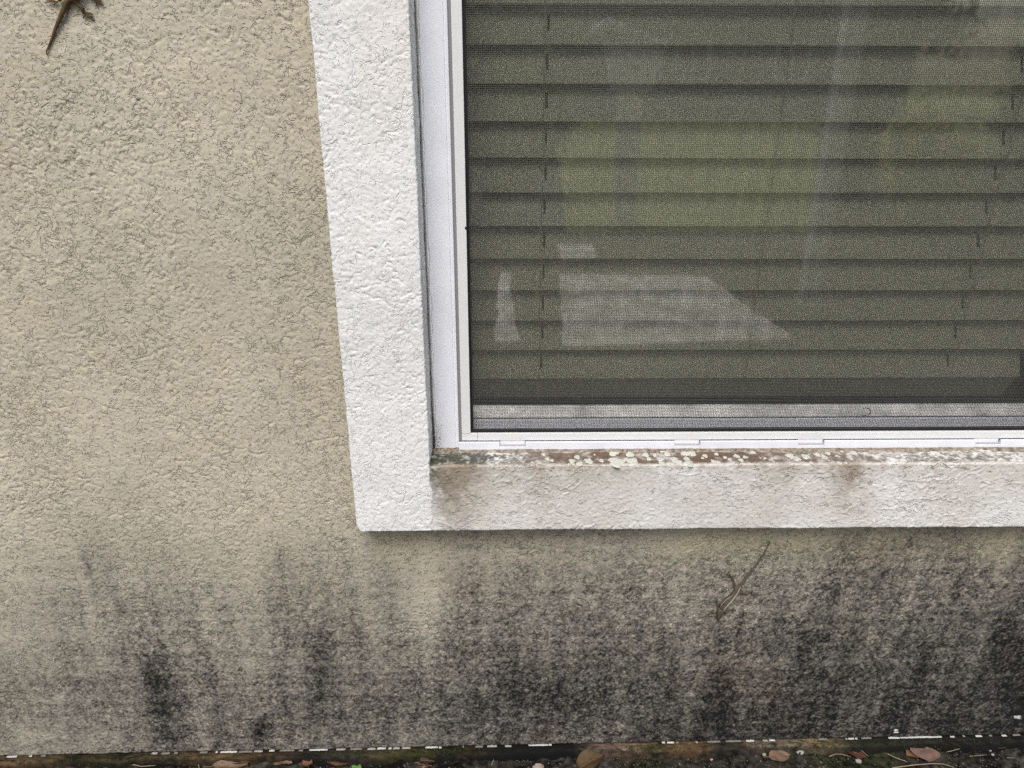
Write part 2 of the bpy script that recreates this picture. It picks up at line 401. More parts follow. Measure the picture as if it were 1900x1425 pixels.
# lower edge: uneven, rolled back
edge = np.clip(1 - T / 0.004, 0, 1)
Y += 0.003 * edge ** 2
keep = ~((X[:-1, :-1] > -0.18) & (X[:-1, :-1] < .93) & (Z[:-1, :-1] > 0.505))
quads = grid_quads(*X.shape, keep=keep)
V = np.stack([X, Y, Z], -1)
nz = 0.0010 * fnoise((1, X.shape[1]), 6, 0)[0] + .0006 * fnoise((1, X.shape[1]), 2, 0)[0]
V[0, :, 2] += nz; V[1, :, 2] += nz * .6
V = V.reshape(-1, 3); col = col.reshape(-1, 4)
used = np.zeros(len(V), bool); used[quads.ravel()] = True; remap = np.cumsum(used) - 1
quads = remap[quads]; V = V[used]; col = col[used]
nc = X.shape[1]; nb = len(V)
lip = V[:nc].copy(); lip[:, 1] += 0.014; lip[:, 2] += .0015
lipq = np.stack([np.arange(nc-1) + nb, np.arange(1, nc) + nb, np.arange(1, nc), np.arange(nc-1)], -1)
V = np.vstack([V, lip]); col = np.vstack([col, col[:nc]]); quads = np.vstack([quads, lipq])
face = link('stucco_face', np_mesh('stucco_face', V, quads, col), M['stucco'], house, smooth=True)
m = MB()                                # the rest of the same wall, out of the frame
zt = float(Z.max())
m.box(-6, -1.5, 0.001, .02, .03, 2.72); m.box(-1.5, -.18, .001, .02, zt, 2.72); m.box(1.695, 6, .001, .02, .06, 2.72); m.box(.93, 1.695, .001, .02, zt, 2.72)
m.box(-.18, .93, .001, .02, WZ1 + .02, 2.72); m.box(WX1 + .01, .93, .001, .02, .505, WZ1 + .02)
m.build('wall_extension', M['stucco_far'], house)
m = MB(); m.box(-6, 6, 8, 8.15, 0, 2.72); m.build('rear_wall', M['stucco_far'], house)
for xx in (-6, 5.85): m = MB(); m.box(xx, xx + .15, .02, 8, 0, 2.72); m.build('side_wall', M['stucco_far'], house)
m = MB(); m.prism_x([(-.38, 2.62), (4, 4.6), (8.5, 2.62), (8.5, 2.78), (4, 4.78), (-.38, 2.78)], -6.4, 6.4); m.build('roof', M['shingle'], house)
# room behind the window
m = MB()
m.box(-2.5, 3.2, 3.0, 3.1, .02, 2.6); m.box(-2.6, -2.5, .16, 3.1, .02, 2.6); m.box(3.2, 3.3, .16, 3.1, .02, 2.6)
m.box(-2.6, 3.3, .12, 3.1, 2.6, 2.65); m.box(-2.6, 3.3, .12, 3.1, 0, .02)
m.box(-2.6, -.10, .10, .16, .02, 2.6); m.box(WX1 + .01, 3.3, .10, .16, .02, 2.6); m.box(-.10, WX1 + .01, .10, .16, .02, .58); m.box(-.10, WX1 + .01, .10, .16, WZ1 + .01, 2.6)
# jamb returns between wall skin and room lining
m.box(-.105, -.095, .033, .10, .58, WZ1 + .01); m.box(WX1 + .004, WX1 + .014, .033, .10, .58, WZ1 + .01); m.box(-.105, WX1 + .014, .033, .10, .570, .58); m.box(-.105, WX1 + .014, .033, .10, WZ1 + .012, WZ1 + .022)
m.build('room_lining', M['room'], house)

# white paint left along the lower edge
flashing = MB().prism_x([(.0125, .0), (.0125, -.006), (.004, -.007), (.004, -.0055), (.011, -.005), (.011, .0)], -1.5, 1.7)
for i, v in enumerate(flashing.v): flashing.v[i] = (v[0], v[1], v[2] + zb(v[0]) + .0005)
fl = flashing.build('base_flashing', M['footing'], house)
runs = [(9,28),(51,56),(73,82),(279,290),(297,313),(321,328),(369,383),(398,402),(407,438),(441,466),(470,486),(498,508),(518,545),(553,561),(573,607),
 (623,640),(649,671),(681,696),(699,715),(720,726),(729,741),(745,761),(789,812),(814,819),(858,861),(882,896),(904,922),(937,949),(981,1017),(1018,1024),
 (1229,1235),(1239,1252),(1256,1261),(1292,1296),(1314,1338),(1348,1377),(1386,1401),(1417,1426),(1429,1440),(1521,1537),(1571,1574),(1576,1587),(1589,1593),
 (1600,1619),(1651,1672),(1673,1750),(1766,1774),(1789,1793),(1813,1825),(1838,1844),(1862,1871),(1882,1896)]
for a, b in runs:
    pa = at(a, 1404 - a * .0205, -.003); pb = at(b, 1404 - b * .0205, -.003)
    n = max(3, int((b - a) / 3)); big = random.uniform(.7, 1.05) if b - a > 9 else random.uniform(.4, .7)
    thin = .55 if (a < 110 or a in (279, 649)) else 1
    top = []; bot = []; jit = random.uniform(-.0006, .0005)
    for i in range(n + 1):
        x = pa.x + (pb.x - pa.x) * i / n; e = min(1, 3 * (i + .1) / n, 3 * (n - i + .1) / n)
        top.append((x, (.0002 + .0017 * random.random() ** 1.5) * e * big * thin)); bot.append((x, -(.0002 + .0012 * random.random()) * e * big))
    v = []; fc = []
    for i in range(n + 1):
        x, t = top[i]; _, bb = bot[i]; z = zb(x) + jit
        v += [(x, .002, z + t), (x, -.0006, z + t * .8), (x, -.0013, z + (t + bb) / 2), (x, -.0006, z + bb), (x, .002, z + bb)]
    for i in range(n):
        for k in range(4): fc.append((i*5+k, i*5+k+1, i*5+5+k+1, i*5+5+k))
    fc += [(0, 1, 2, 3, 4), tuple(n*5+k for k in (4, 3, 2, 1, 0))]
    me = bpy.data.meshes.new('paint_flake'); me.from_pydata(v, [], fc)
    link('paint_flake', me, random.choice((M['flake'], M['flake'], M['flake_dull'], M['flake_dirty'])) if b - a < 30 else M['flake'], fl)

# footing ledge under the stucco, stained and mossy
nx = 1400; prof = 15
fx = np.linspace(-1.5, 1.7, nx)
rows = []; cols = []
nA = fnoise((1, nx), 14, 0)[0]; nB = fnoise((1, nx), 5, 0)[0]; nC = fnoise((1, nx), 40, 0)[0]
pf = [(.03, .0)] + [(.012 - .0022 * i, 0) for i in range(9)] + [(-.008, -.001), (-.0098, -.004), (-.0108, -.009), (-.011, -.018), (-.011, -.04)]
kpx = np.array([0, 150, 280, 400, 480, 560, 650, 720, 800, 900, 960, 1060, 1085, 1130, 1230, 1290, 1330, 1400, 1450, 1530, 1570, 1700, 1900.])
kc = np.array([(.17,.11,.06),(.05,.04,.02),(.10,.075,.04),(.12,.085,.045),(.10,.065,.03),(.03,.025,.02),(.06,.05,.04),(.08,.07,.03),(.045,.04,.015),(.02,.017,.01),(.012,.011,.008),
   (.01,.01,.009),(.12,.09,.07),(.24,.165,.13),(.2,.13,.075),(.16,.10,.05),(.05,.045,.04),(.17,.12,.10),(.22,.18,.13),(.24,.19,.11),(.03,.03,.02),(.025,.025,.018),(.02,.02,.018)])
fpx, _ = proj(fx, zb(fx), -.008)
cc = np.stack([np.interp(fpx + 6 * nA, kpx, kc[:, k]) for k in range(3)], -1)
for j, (yy, dz) in enumerate(pf):
    w = max(0, min(1, (-yy + .004) / .02))
    ny = fnoise((1, nx), 3, 0)[0]
    rows.append(np.stack([fx, yy + w * (.0028 * nA + .0012 * nB + .003 * nC), zb(fx) - .0032 + dz + (.0007 * ny + .0008 * nB) * w], -1))
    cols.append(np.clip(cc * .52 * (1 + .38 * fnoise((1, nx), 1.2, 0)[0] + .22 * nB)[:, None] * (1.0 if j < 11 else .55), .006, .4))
ledge_v = np.concatenate(rows); ledge_c = np.concatenate(cols)
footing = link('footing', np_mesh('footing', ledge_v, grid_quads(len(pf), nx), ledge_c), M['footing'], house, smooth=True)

# ------------------------------------------------------------------ ground
sx_ = np.concatenate([np.arange(-1.6, -.95, .006), np.arange(-.95, 1.02, .0022), np.arange(1.02, 1.8, .006)]); sy_ = np.concatenate([np.arange(-.0, -.16, -.0022), np.linspace(-.165, -.5, 50)])
SX, SY = np.meshgrid(sx_, sy_)
sh = SX.shape
SH = .0035 * fnoise(sh, 10) + .002 * fnoise(sh, 3.5) + .0011 * fnoise(sh, 1.2)
SZs = soil_z(SX) + SH - .03 * np.clip((-SY - .16) / .34, 0, 1) * 1.0
SZs = np.where(SY < -.3, SZs * np.clip((SY + .5) / .2, 0, 1) + .004 * (1 - np.clip((SY + .5) / .2, 0, 1)), SZs)
tn = fnoise(sh, 30); t2 = fnoise(sh, 1.0); t3 = fnoise(sh, 6)
sc = np.empty(sh + (3,)); br = np.clip(.028 * (1 + .5 * t3 + .45 * t2), .005, .12)
sc[..., 0] = br * 1.08; sc[..., 1] = br; sc[..., 2] = br * .86
mo = np.clip(tn - .5 + .4 * t3, 0, 1)[..., None]
sc = sc * (1 - mo * .7) + mo * .7 * np.clip(1 + .4 * t2, .3, 2)[..., None] * np.array([.022, .028, .010])
sp = rng.random(sh) < .012; sc[sp] = np.array([.20, .18, .15]) * (.5 + rng.random((sp.sum(), 1)))
soil = link('soil_bed', np_mesh('soil_bed', np.stack([SX, SY, SZs], -1).reshape(-1, 3), grid_quads(*sh), sc.reshape(-1, 3)), M['soil'], None, smooth=True)
tag(soil, kind='structure')
me = bpy.data.meshes.new('lawn')
me.from_pydata([(-200, -200, 0), (200, -200, 0), (200, 30, 0), (-200, 30, 0)], [], [(0, 1, 2, 3)])
tag(link('lawn', me, M['lawn']), kind='structure')

# ------------------------------------------------------------------ the window
window = thing('window', 'white vinyl window set in a white stucco surround stained along the sill', 'window', (WX1 / 2, 0, SZ1))
def strip(name, prof, vs_, to3, seed, density, colfun, horiz=0.0, wob=0.0012):
    """stuccoed band: profile points (a, b) swept along the other axis, displaced along the profile normal"""
    P = np.array(prof); seg = np.hypot(*np.diff(P, axis=0).T); L = np.concatenate([[0], np.cumsum(seg)])
    u = np.linspace(0, L[-1], int(L[-1] / .00125)); PA = np.interp(u, L, P[:, 0]); PB = np.interp(u, L, P[:, 1])
    for _ in range(2):                    # round the arrises
        k = 1
        A2 = PA.copy(); B2 = PB.copy(); A2[k:-k] = (PA[:-2*k] + PA[2*k:] + PA[k:-k]) / 3; B2[k:-k] = (PB[:-2*k] + PB[2*k:] + PB[k:-k]) / 3
        PA, PB = A2, B2
    ta = np.gradient(PA); tb = np.gradient(PB); ln = np.hypot(ta, tb); na, nb_ = tb / ln, -ta / ln
    shape = (len(vs_), len(u))
    H, G = stucco_height(shape, .00125, density, seed, arcs=20, horiz=horiz, big=0.00015)
    H = H * .85 + .00030 * fnoise(shape, 14, 14, seed + 50) * np.clip(np.minimum(u, L[-1] - u) / .004, 0, 1)[None]
    A = PA[None] + na[None] * H; B = PB[None] + nb_[None] * H
    VV = np.repeat(vs_[:, None], len(u), 1)
    xyz = to3(A, B, VV)
    c = colfun(xyz, G, shape)
    return np_mesh(name, xyz.reshape(-1, 3), grid_quads(*shape), c.reshape(-1, 4))
def trim_base(shape, seed):
    t = .02 * fnoise(shape, 40, 40, seed) + .012 * fnoise(shape, 8, 8, seed + 1)
    c = np.empty(shape + (3,)); c[..., 0] = .800 * (1 + t); c[..., 1] = .803 * (1 + t); c[..., 2] = .782 * (1 + t)
    y = np.clip(fnoise(shape, 30, 30, seed + 2) - .9, 0, 1)[..., None] * .3
    return c * (1 - y) + y * np.array([.74, .70, .60])
def col_side(xyz, G, shape):
    c = trim_base(shape, 301)
    x, y, z = xyz[..., 0], xyz[..., 1], xyz[..., 2]
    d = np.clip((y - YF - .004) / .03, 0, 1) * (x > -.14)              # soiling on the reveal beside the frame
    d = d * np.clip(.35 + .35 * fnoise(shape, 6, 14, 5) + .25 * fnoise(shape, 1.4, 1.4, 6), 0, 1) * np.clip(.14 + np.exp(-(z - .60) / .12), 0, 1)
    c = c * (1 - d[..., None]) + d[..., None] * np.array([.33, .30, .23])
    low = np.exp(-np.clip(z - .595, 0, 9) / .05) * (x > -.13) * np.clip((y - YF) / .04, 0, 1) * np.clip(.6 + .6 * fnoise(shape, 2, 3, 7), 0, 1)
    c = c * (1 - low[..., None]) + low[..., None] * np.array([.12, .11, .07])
    return np.concatenate([c, np.full(shape + (1,), .10)], -1)
zs = np.arange(SZ0 + .0005, 1.22, .00125)
crack = lambda z: .0016 * np.sin(z * 61) + .0009 * np.sin(z * 173 + 1) + .0005 * np.sin(z * 410)
def side3(A, B, VV):
    a = A.copy()
    low = VV < SZ1 + .004
    inner = np.clip((A - TX1 + .012) / .012, 0, 1)
    a = a + np.where(low, inner * (crack(VV) + .0005), 0)
    # rounded lower outer corner
    r = .011; dz = np.clip((SZ0 + r - VV) / r, 0, 1); dx = np.clip((TX0 + r - a) / r, 0, 1)
    a = np.where(dz > 0, np.maximum(a, TX0 + r - r * np.sqrt(np.clip(1 - dz ** 2, 0, 1))), a)
    return np.stack([a, B, VV], -1)
me = strip('side_trim', [(TX0, .006), (TX0, YF), (TX1, YF), (TX1, .032)], zs, side3, 410, 8500, col_side)
link('side_trim', me, M['trim'], window, smooth=True)
m = MB(); m.box(TX0 + .003, TX1 - .003, YF + .002, .006, 1.2195, 2.1); m.build('side_trim', M['trim_far'], window, .003)
m = MB(); m.box(WX1, WX1 + .103, YF, .006, SZ0 + .112, 2.1); m.build('side_trim', M['trim_far'], window, .003)
m = MB(); m.box(TX1, WX1, YF, .032, WZ1, 2.1); m.build('head_trim', M['trim_far'], window, .003)

xs2 = np.arange(TX1 - .0006, WX1 + .106, .00125)
def sill3(A, B, VV):
    v = VV.copy()
    frontpart = A < .03
    s = np.exp(-(VV - TX1) / .012) * (A < YF + .006)
    v = v + s * (crack(B) + .0002)
    return np.stack([v, A, B], -1)
def G2(px, py, x, y, sx, sy): return np.exp(-.5 * (((px - x) / sx) ** 2 + ((py - y) / sy) ** 2))
def col_sill(xyz, G, shape):
    c = trim_base(shape, 333) * np.array([.98, .975, .965])
    x, y, z = xyz[..., 0], xyz[..., 1], xyz[..., 2]
    px, py = proj(x, z, y)
    n1 = fnoise(shape, 8, 8, 11); n2 = fnoise(shape, 2.2, 2.2, 12); n3 = fnoise(shape, .9, .9, 13); ns = fnoise(shape, 40, 7, 14); nl = fnoise(shape, 20, 20, 15)
    top = np.clip((y - YF - .001) / .006, 0, 1) * (z > SZ1 - .02)
    def lay(c, d, colour): d = np.clip(d, 0, 1)[..., None]; return c * (1 - d) + d * np.array(colour)
    # grey-green film on the level top
    c = lay(c, top * np.clip(.45 + .22 * n2 + .22 * n3 + .12 * n1, 0, .85), (.29, .275, .235))
    bx = np.interp(px, [800, 940, 985, 1060, 1300, 1380, 1440, 1560, 1595, 1640, 1900], [0, .0, .75, 1, 1, 1, .85, .8, .5, .12, .08])
    c = lay(c, top * bx * np.clip(.92 + .16 * n1 + .14 * n2, 0, 1), (.165, .108, .075))
    c = lay(c, top * np.interp(px, [800, 870, 980, 1480, 1600, 1900], [.2, .6, .15, .35, .5, .5]) * np.clip(.3 + .5 * n3 + .3 * n2, 0, 1), (.12, .115, .10))
    corner = np.clip(np.exp(-((px - 805) / 76.) ** 2) * np.clip((py - 820) / 14, 0, 1) * np.exp(-np.clip(py - 868, 0, 99) / 24.) * 2.2, 0, 1)
    c = lay(c, corner * np.clip(.92 + .18 * n2 + .16 * n3, 0, 1), (.055, .060, .030))
    c = lay(c, top * G2(px, py, 880, 845, 50, 16) * np.clip(.3 + .5 * n3 + .4 * n2, 0, 1), (.10, .10, .085))
    front = 1 - top
    run = 0
    for sxp, wid, length, am in ((842, 20, 80, .75), (880, 16, 60, .35), (985, 24, 80, .36), (1030, 18, 60, .32), (1075, 20, 40, .22), (1130, 26, 40, .2), (1235, 22, 60, .26), (1310, 20, 40, .2), (1450, 26, 50, .18), (1585, 20, 62, .5), (1555, 24, 45, .28), (1765, 34, 45, .20), (1690, 26, 30, .1), (930, 12, 40, .12)):
        run = run + am * np.exp(-.5 * ((px - sxp - (4 * nl)) / wid) ** 2) * np.exp(-np.clip(py - 868, 0, 200) / length)
    run = np.clip(run * 1.7, 0, 1) * np.clip(.85 + .3 * ns + .22 * n2, 0, 1.2)
    c = lay(c, front * run, (.28, .222, .165))
    c = lay(c, front * G2(px, py, 838, 905, 20, 36) * np.clip(.6 + .4 * n2 + .25 * n3, 0, 1), (.17, .14, .10))
    c = lay(c, front * np.exp(-np.clip(py - 866, 0, 200) / 14.) * np.interp(px, [800, 960, 1400, 1600, 1700, 1900], [.6, .35, .6, .6, .3, .25]) * np.clip(.5 + .4 * n2, 0, 1), (.33, .27, .20))
    film = front * np.clip(.36 + .16 * nl, 0, .7) * np.clip((px - 800) / 30, 0, 1)
    c = lay(c, film, (.52, .475, .40))
    crk = front * np.clip((px - 805) / 40, 0, 1) * np.clip(np.exp(-(py - 870) / 60.) * .6 + .22, 0, 1) + .5 * top
    return np.concatenate([c, crk[..., None]], -1)
me = strip('sill_trim', [(.006, SZ0), (YF, SZ0), (YF, SZ1), (.034, SZ1 - .001)], xs2, sill3, 520, 11000, col_sill, horiz=.45)
sill = link('sill_trim', me, M['sill'], window, smooth=True)

# vinyl frame
YJ = .018
frame = MB()
frame.prism_z([(-.0905, .075), (-.0905, .024), (-.088, YJ), (-.0605, YJ), (-.0600, YJ + .0015), (-.0585, YJ + .0015), (-.0580, YJ + .0004), (-.0560, YJ + .0004), (-.0556, YJ + .002), (-.0556, .075)], SZ1 + .0015, WZ1)
frame.prism_z([(WX1 - .0005, .075), (WX1 - .0005, YJ), (WX1 - .033, YJ), (WX1 - .033, .075)], SZ1 + .0015, WZ1)
frame.box(-.0905, WX1, YJ, .075, WZ1 - .035, WZ1)
frame.build('frame', M['vinyl'], window)
m = MB(); m.box(-.0556, -.0517, YJ + .0035, .06, SZ1 + .01, WZ1 - .035); m.build('dark_strip', M['groove'], window)  # grey strip along the bottom of the gap beside the screen frame
ZL0, ZL1 = CZ - .4668, CZ - .4556      # lip of the bottom track
track = MB()
track.box(-.0905, WX1, .0225, .075, SZ1 + .0008, CZ - .4600)
segs = [at(p, 822, .012).x for p in (927, 975, 1252, 1300, 1482, 1530, 1810, 1857)]
edges = [-.0556] + segs + [WX1 - .033]
for i in range(0, len(edges), 2): track.box(edges[i], edges[i+1], .012, .0150, ZL0, ZL1)
for i in range(1, len(edges) - 1, 2):
    track.box(edges[i], edges[i+1], .0122, .0150, ZL0, ZL0 + .0048)
    track.box(edges[i] + .0006, edges[i+1] - .0006, .0172, .0190, ZL0, ZL1 + .0005)
track.box(-.0556, WX1 - .033, .0150, .0225, ZL0, ZL0 + .002)
track.build('bottom_track', M['vinyl'], window, .0005)
nt_ = MB()
for i in range(1, len(edges) - 1, 2): nt_.box(edges[i] + .0003, edges[i+1] - .0003, .0126, .0170, ZL0 + .0049, ZL0 + .0060)
nt_.build('weep_slot', M['slot'], window)
n = 420; cx = np.linspace(-.0895, WX1, n); cz = .0012 * fnoise((1, n), 5, 0)[0]; cy = .0010 * fnoise((1, n), 7, 0)[0]
rows = [np.stack([cx, np.full(n, .024), np.full(n, ZL0 + .0005)], -1), np.stack([cx, .0105 + cy * .4, np.clip(ZL0 + .0004 + cz * .35, 0, ZL0 + .0012)], -1),
        np.stack([cx, .0085 + cy, SZ1 + .0022 + cz * .4], -1), np.stack([cx, .0045 + cy * 1.5, np.full(n, SZ1 - .0006)], -1)]
link('sill_caulk', np_mesh('sill_caulk', np.concatenate(rows), grid_quads(4, n)), M['brown_caulk'], window, smooth=True)
n = 420; cz = np.linspace(SZ1, 1.24, n); w1 = .0008 * fnoise((1, n), 8, 0)[0]; w2 = .0006 * fnoise((1, n), 4, 0)[0]
rows = [np.stack([np.full(n, TX1 - .002), .030 + w1 * 0, cz], -1), np.stack([TX1 + .0012 + w1 * .4, .0265 + w2, cz], -1), np.stack([TX1 + .0030 + w1, .0195 + w2, cz], -1), np.stack([TX1 + .0052 + w2, np.full(n, .0172), cz], -1), np.stack([TX1 + .0058 + w2, np.full(n, .0182), cz], -1)]
link('jamb_caulk', np_mesh('jamb_caulk', np.concatenate(rows), grid_quads(5, n)[:, ::-1]), M['caulk'], window, smooth=True)
pts = [(TX1 + .0016 + .0011 * math.sin(z * 47) + .0007 * math.sin(z * 131), .0228, z) for z in np.linspace(.62, 1.2, 160)]
MB().tube(pts, [.00010 + .00018 * random.random() for _ in pts], 5).build('caulk_crack', M['groove'], window)

# lower sash: rail and pane
sash = MB()
zr0, zr1, zr2 = CZ - .4500, CZ - .4312, CZ - .4175
sash.prism_x([(.034, zr0), (.034, zr1 - .0016), (.036, zr1), (.075, zr1), (.075, zr0)], -.0556, WX1 - .033)
o = sash.build('sash_rail', M['vinyl'], window)
MB().prism_x([(.0375, zr1 + .0001), (.0385, zr1 + .0010), (.0480, zr2), (.0560, zr2), (.0560, zr1 + .0001)], -.0384, WX1 - .0521).build('glazing_bead', M['vinyl_dirty'], window)
MB().box(-.0384, WX1 - .0521, .0500, .0574, zr2 + .0002, zr2 + .0052).build('dark_strip', M['spline'], window)  # black strip just above the bead
MB().box(-.0384, WX1 - .0521, .0352, .0376, zr1 + .0001, zr1 + .0008).build('dark_strip', M['spline'], window)  # thin black strip drawn as the groove between rail and bead
m = MB(); m.box(-.0556, -.0385, .036, .075, zr2, 1.30); m.build('sash_stile', M['vinyl'], window)
m = MB(); m.box(WX1 - .052, WX1 - .033, .036, .075, zr2, 1.30); m.build('sash_stile', M['vinyl'], window)
m = MB(); m.box(-.0556, WX1 - .033, .034, .075, 1.30, 1.335); m.build('meeting_rail', M['vinyl'], window)
m = MB(); m.box(-.0385, WX1 - .052, .0576, .0606, zr2 + .0005, 1.2995); m.build('pane', M['glass'], window)
m = MB(); m.box(-.0556, WX1 - .033, .0655, .0685, 1.3355, WZ1 - .0355); m.build('pane', M['glass'], window)

p = at(865, 423, YJ - .0015)
MB().tube([p + Vector((0, -.0003, 0)), p + Vector((0, .002, 0))], [.0018, .0018], 10).build('drain_hole', M['spline'], window)
# lichen on the sill
def blob_disc(name, c, r, mat_, parent, hgt=.0008, sq=1.0):
    n = 14; ph = random.random() * 6; v = [(c.x, c.y, c.z + hgt)]; f = []
    ring = []
    for k in range(n):
        t = 2 * math.pi * k / n
        rr = r * (1 + .16 * math.sin(3 * t + ph) + .10 * math.sin(5 * t + 2 * ph) + random.uniform(-.12, .12))
        ring.append((rr * math.cos(t), rr * math.sin(t) * sq))
    for s, h in ((.62, hgt * random.uniform(.55, 1.0)), (.9, hgt * .85), (1.0, -.0003)):
        for a, b in ring: v.append((c.x + a * s, c.y + b * s, c.z + h + random.uniform(-.1, .1) * hgt))
    for k in range(n): f.append((0, 1 + k, 1 + (k + 1) % n))
    for s in range(2):
        for k in range(n): f.append((1 + s*n + k, 1 + (s+1)*n + k, 1 + (s+1)*n + (k+1) % n, 1 + s*n + (k+1) % n))
    me = bpy.data.meshes.new(name); me.from_pydata(v, [], f)
    return link(name, me, mat_, parent, smooth=True)
lich = [(1000 + a / 4.75, 780 + b / 4.75, r / 4.75) for a, b, r in ((655,287,42),(680,368,56),(800,300,35),(825,360,50),(770,345,24),(940,305,28),(970,340,20),(1100,265,38),(1130,300,28),(1070,345,28),(1080,378,20),(1190,345,35),(1230,372,32),(1290,290,40),(1345,290,35),(1320,380,38),(1300,340,26),(337,325,22),(290,360,25),(360,383,25),(440,360,30),(550,355,20),(270,270,25),(40,305,18),(75,340,20),(115,355,16),(305,388,13),(270,405,10),(490,305,8),(410,350,12),(1565,300,18),(1465,315,20),(1440,335,14),(1540,365,22),(1580,372,18),(1640,330,15),(1680,345,18),(1740,320,28),(1780,352,25),(1820,330,24),(1885,285,24),(1020,310,14),(1140,380,14))]
lich += [(1400 + a / 3.8, 720 + b / 3.8, r / 3.8) for a, b, r in ((250,480,28),(300,500,24),(360,485,24),(440,470,20),(490,490,24),(515,462,16),(580,480,17),(615,447,11),(700,455,17),(680,500,19),(600,530,17),(540,518,17),(400,530,18),(60,500,22),(120,510,18),(650,538,11))]
lich += [(988, 860, 4.4), (967, 849.5, 3), (949.5, 849.5, 1.8), (1008, 843, 3)]
for a, b, r in lich:
    p = atz(a, b, SZ1 - .0004)
    if p.y < YF + .003: p.y = YF + .003
    rr = r * .00082 * random.uniform(.9, 1.08)
    blob_disc('lichen', p, rr, M['lichen'], sill, .0011, 1.25)

# ------------------------------------------------------------------ insect screen
screen = thing('insect_screen', 'grey insect screen in a slim white frame in front of the window glass', 'screen', (.35, YJ, CZ - .455))
YS = .0205
sf = MB()
xl, xli = -.0516, -.0397; zl, zli = CZ - .4552, CZ - .4447; xr = WX1 - .036; zt_ = 1.318
sf.box(xl, xli, YJ - .0015, YJ + .010, zl + .0108, zt_); sf.box(xr - .0119, xr, YJ - .0015, YJ + .010, zl + .0108, zt_)
sf.box(xl, xl + .0210, YJ - .0011, YJ + .0095, zl, zli - .0001); sf.box(xl + .0213, xr, YJ - .0015, YJ + .010, zl, zli); sf.box(xl, xr, YJ - .0015, YJ + .010, zt_ - .0105, zt_ + .001)
sf.build('screen_frame', M['screen_frame'], screen, .0006)
sp_ = MB()
sp_.box(xli + .0001, xli + .0040, YJ + .0022, YJ + .0075, zli, zt_ - .0105); sp_.box(xr - .0158, xr - .0120, YJ + .0022, YJ + .0075, zli, zt_ - .0105)
sp_.box(xli + .0041, xr - .0160, YJ + .0022, YJ + .0075, zli + .0001, zli + .0036); sp_.box(xli + .0041, xr - .0160, YJ + .0022, YJ + .0075, zt_ - .0140, zt_ - .0106)
sp_.build('spline', M['spline'], screen)
x0, x1, z0, z1 = xli + .0042, xr - .0162, zli + .0038, zt_ - .0142
pitch = .00222; rad = .00021
verts = []; faces = []
def wires(n_w, horizontal):
    S = 14
    k = np.arange(n_w)
    a0 = (z0 if horizontal else x0) + k * pitch
    tt = np.linspace(0, 1, S + 1)
    along = (x0 + (x1 - x0) * tt) if horizontal else (z0 + (z1 - z0) * tt)
    A, Bq = np.meshgrid(a0, along, indexing='ij')
    wob = .00050 * np.sin(A * 9 + Bq * 7) + .00022 * np.sin(A * 31 - Bq * 17 + 1.3) + .00013 * np.sin(Bq * 47 + A * 11)
    bow = .0012 * np.sin(A * 5 + 1) * np.sin(Bq * 6)
    Cc = A + wob
    off = [(-1, -.8), (1, -.8), (1, .8), (-1, .8)]
    out = []
    for da, dy in off:
        if horizontal: out.append(np.stack([Bq, YS + dy * rad + bow + .00012, Cc + da * rad], -1))
        else: out.append(np.stack([Cc + da * rad, YS + dy * rad + bow, Bq], -1))
    P = np.stack(out, 2)                # n_w, S+1, 4, 3
    idx = np.arange(n_w * (S + 1) * 4).reshape(n_w, S + 1, 4)
    q = [np.stack([idx[:, :-1, j], idx[:, :-1, (j+1) % 4], idx[:, 1:, (j+1) % 4], idx[:, 1:, j]], -1).reshape(-1, 4) for j in range(4)]
    return P.reshape(-1, 3), np.concatenate(q)
v1, q1 = wires(int((z1 - z0) / pitch), True); v2, q2 = wires(int((x1 - x0) / pitch), False)
mesh_o = link('mesh', np_mesh('mesh', np.vstack([v1, v2]), np.vstack([q1, q2 + len(v1)])), M['wire'], screen)
tag(mesh_o, kind='stuff')

tw = [at(x, y, .0335) for x, y in ((1597, 770), (1606, 771), (1613, 768.5), (1616, 763), (1613, 758.5), (1606, 756.5), (1601, 757.5))]
tag(MB().tube(tw, [.0006] * len(tw), 6).build('curled_tendril', M['spline'], None, smooth=True), 'thin dark curled tendril on the sash rail behind the insect screen', 'tendril')
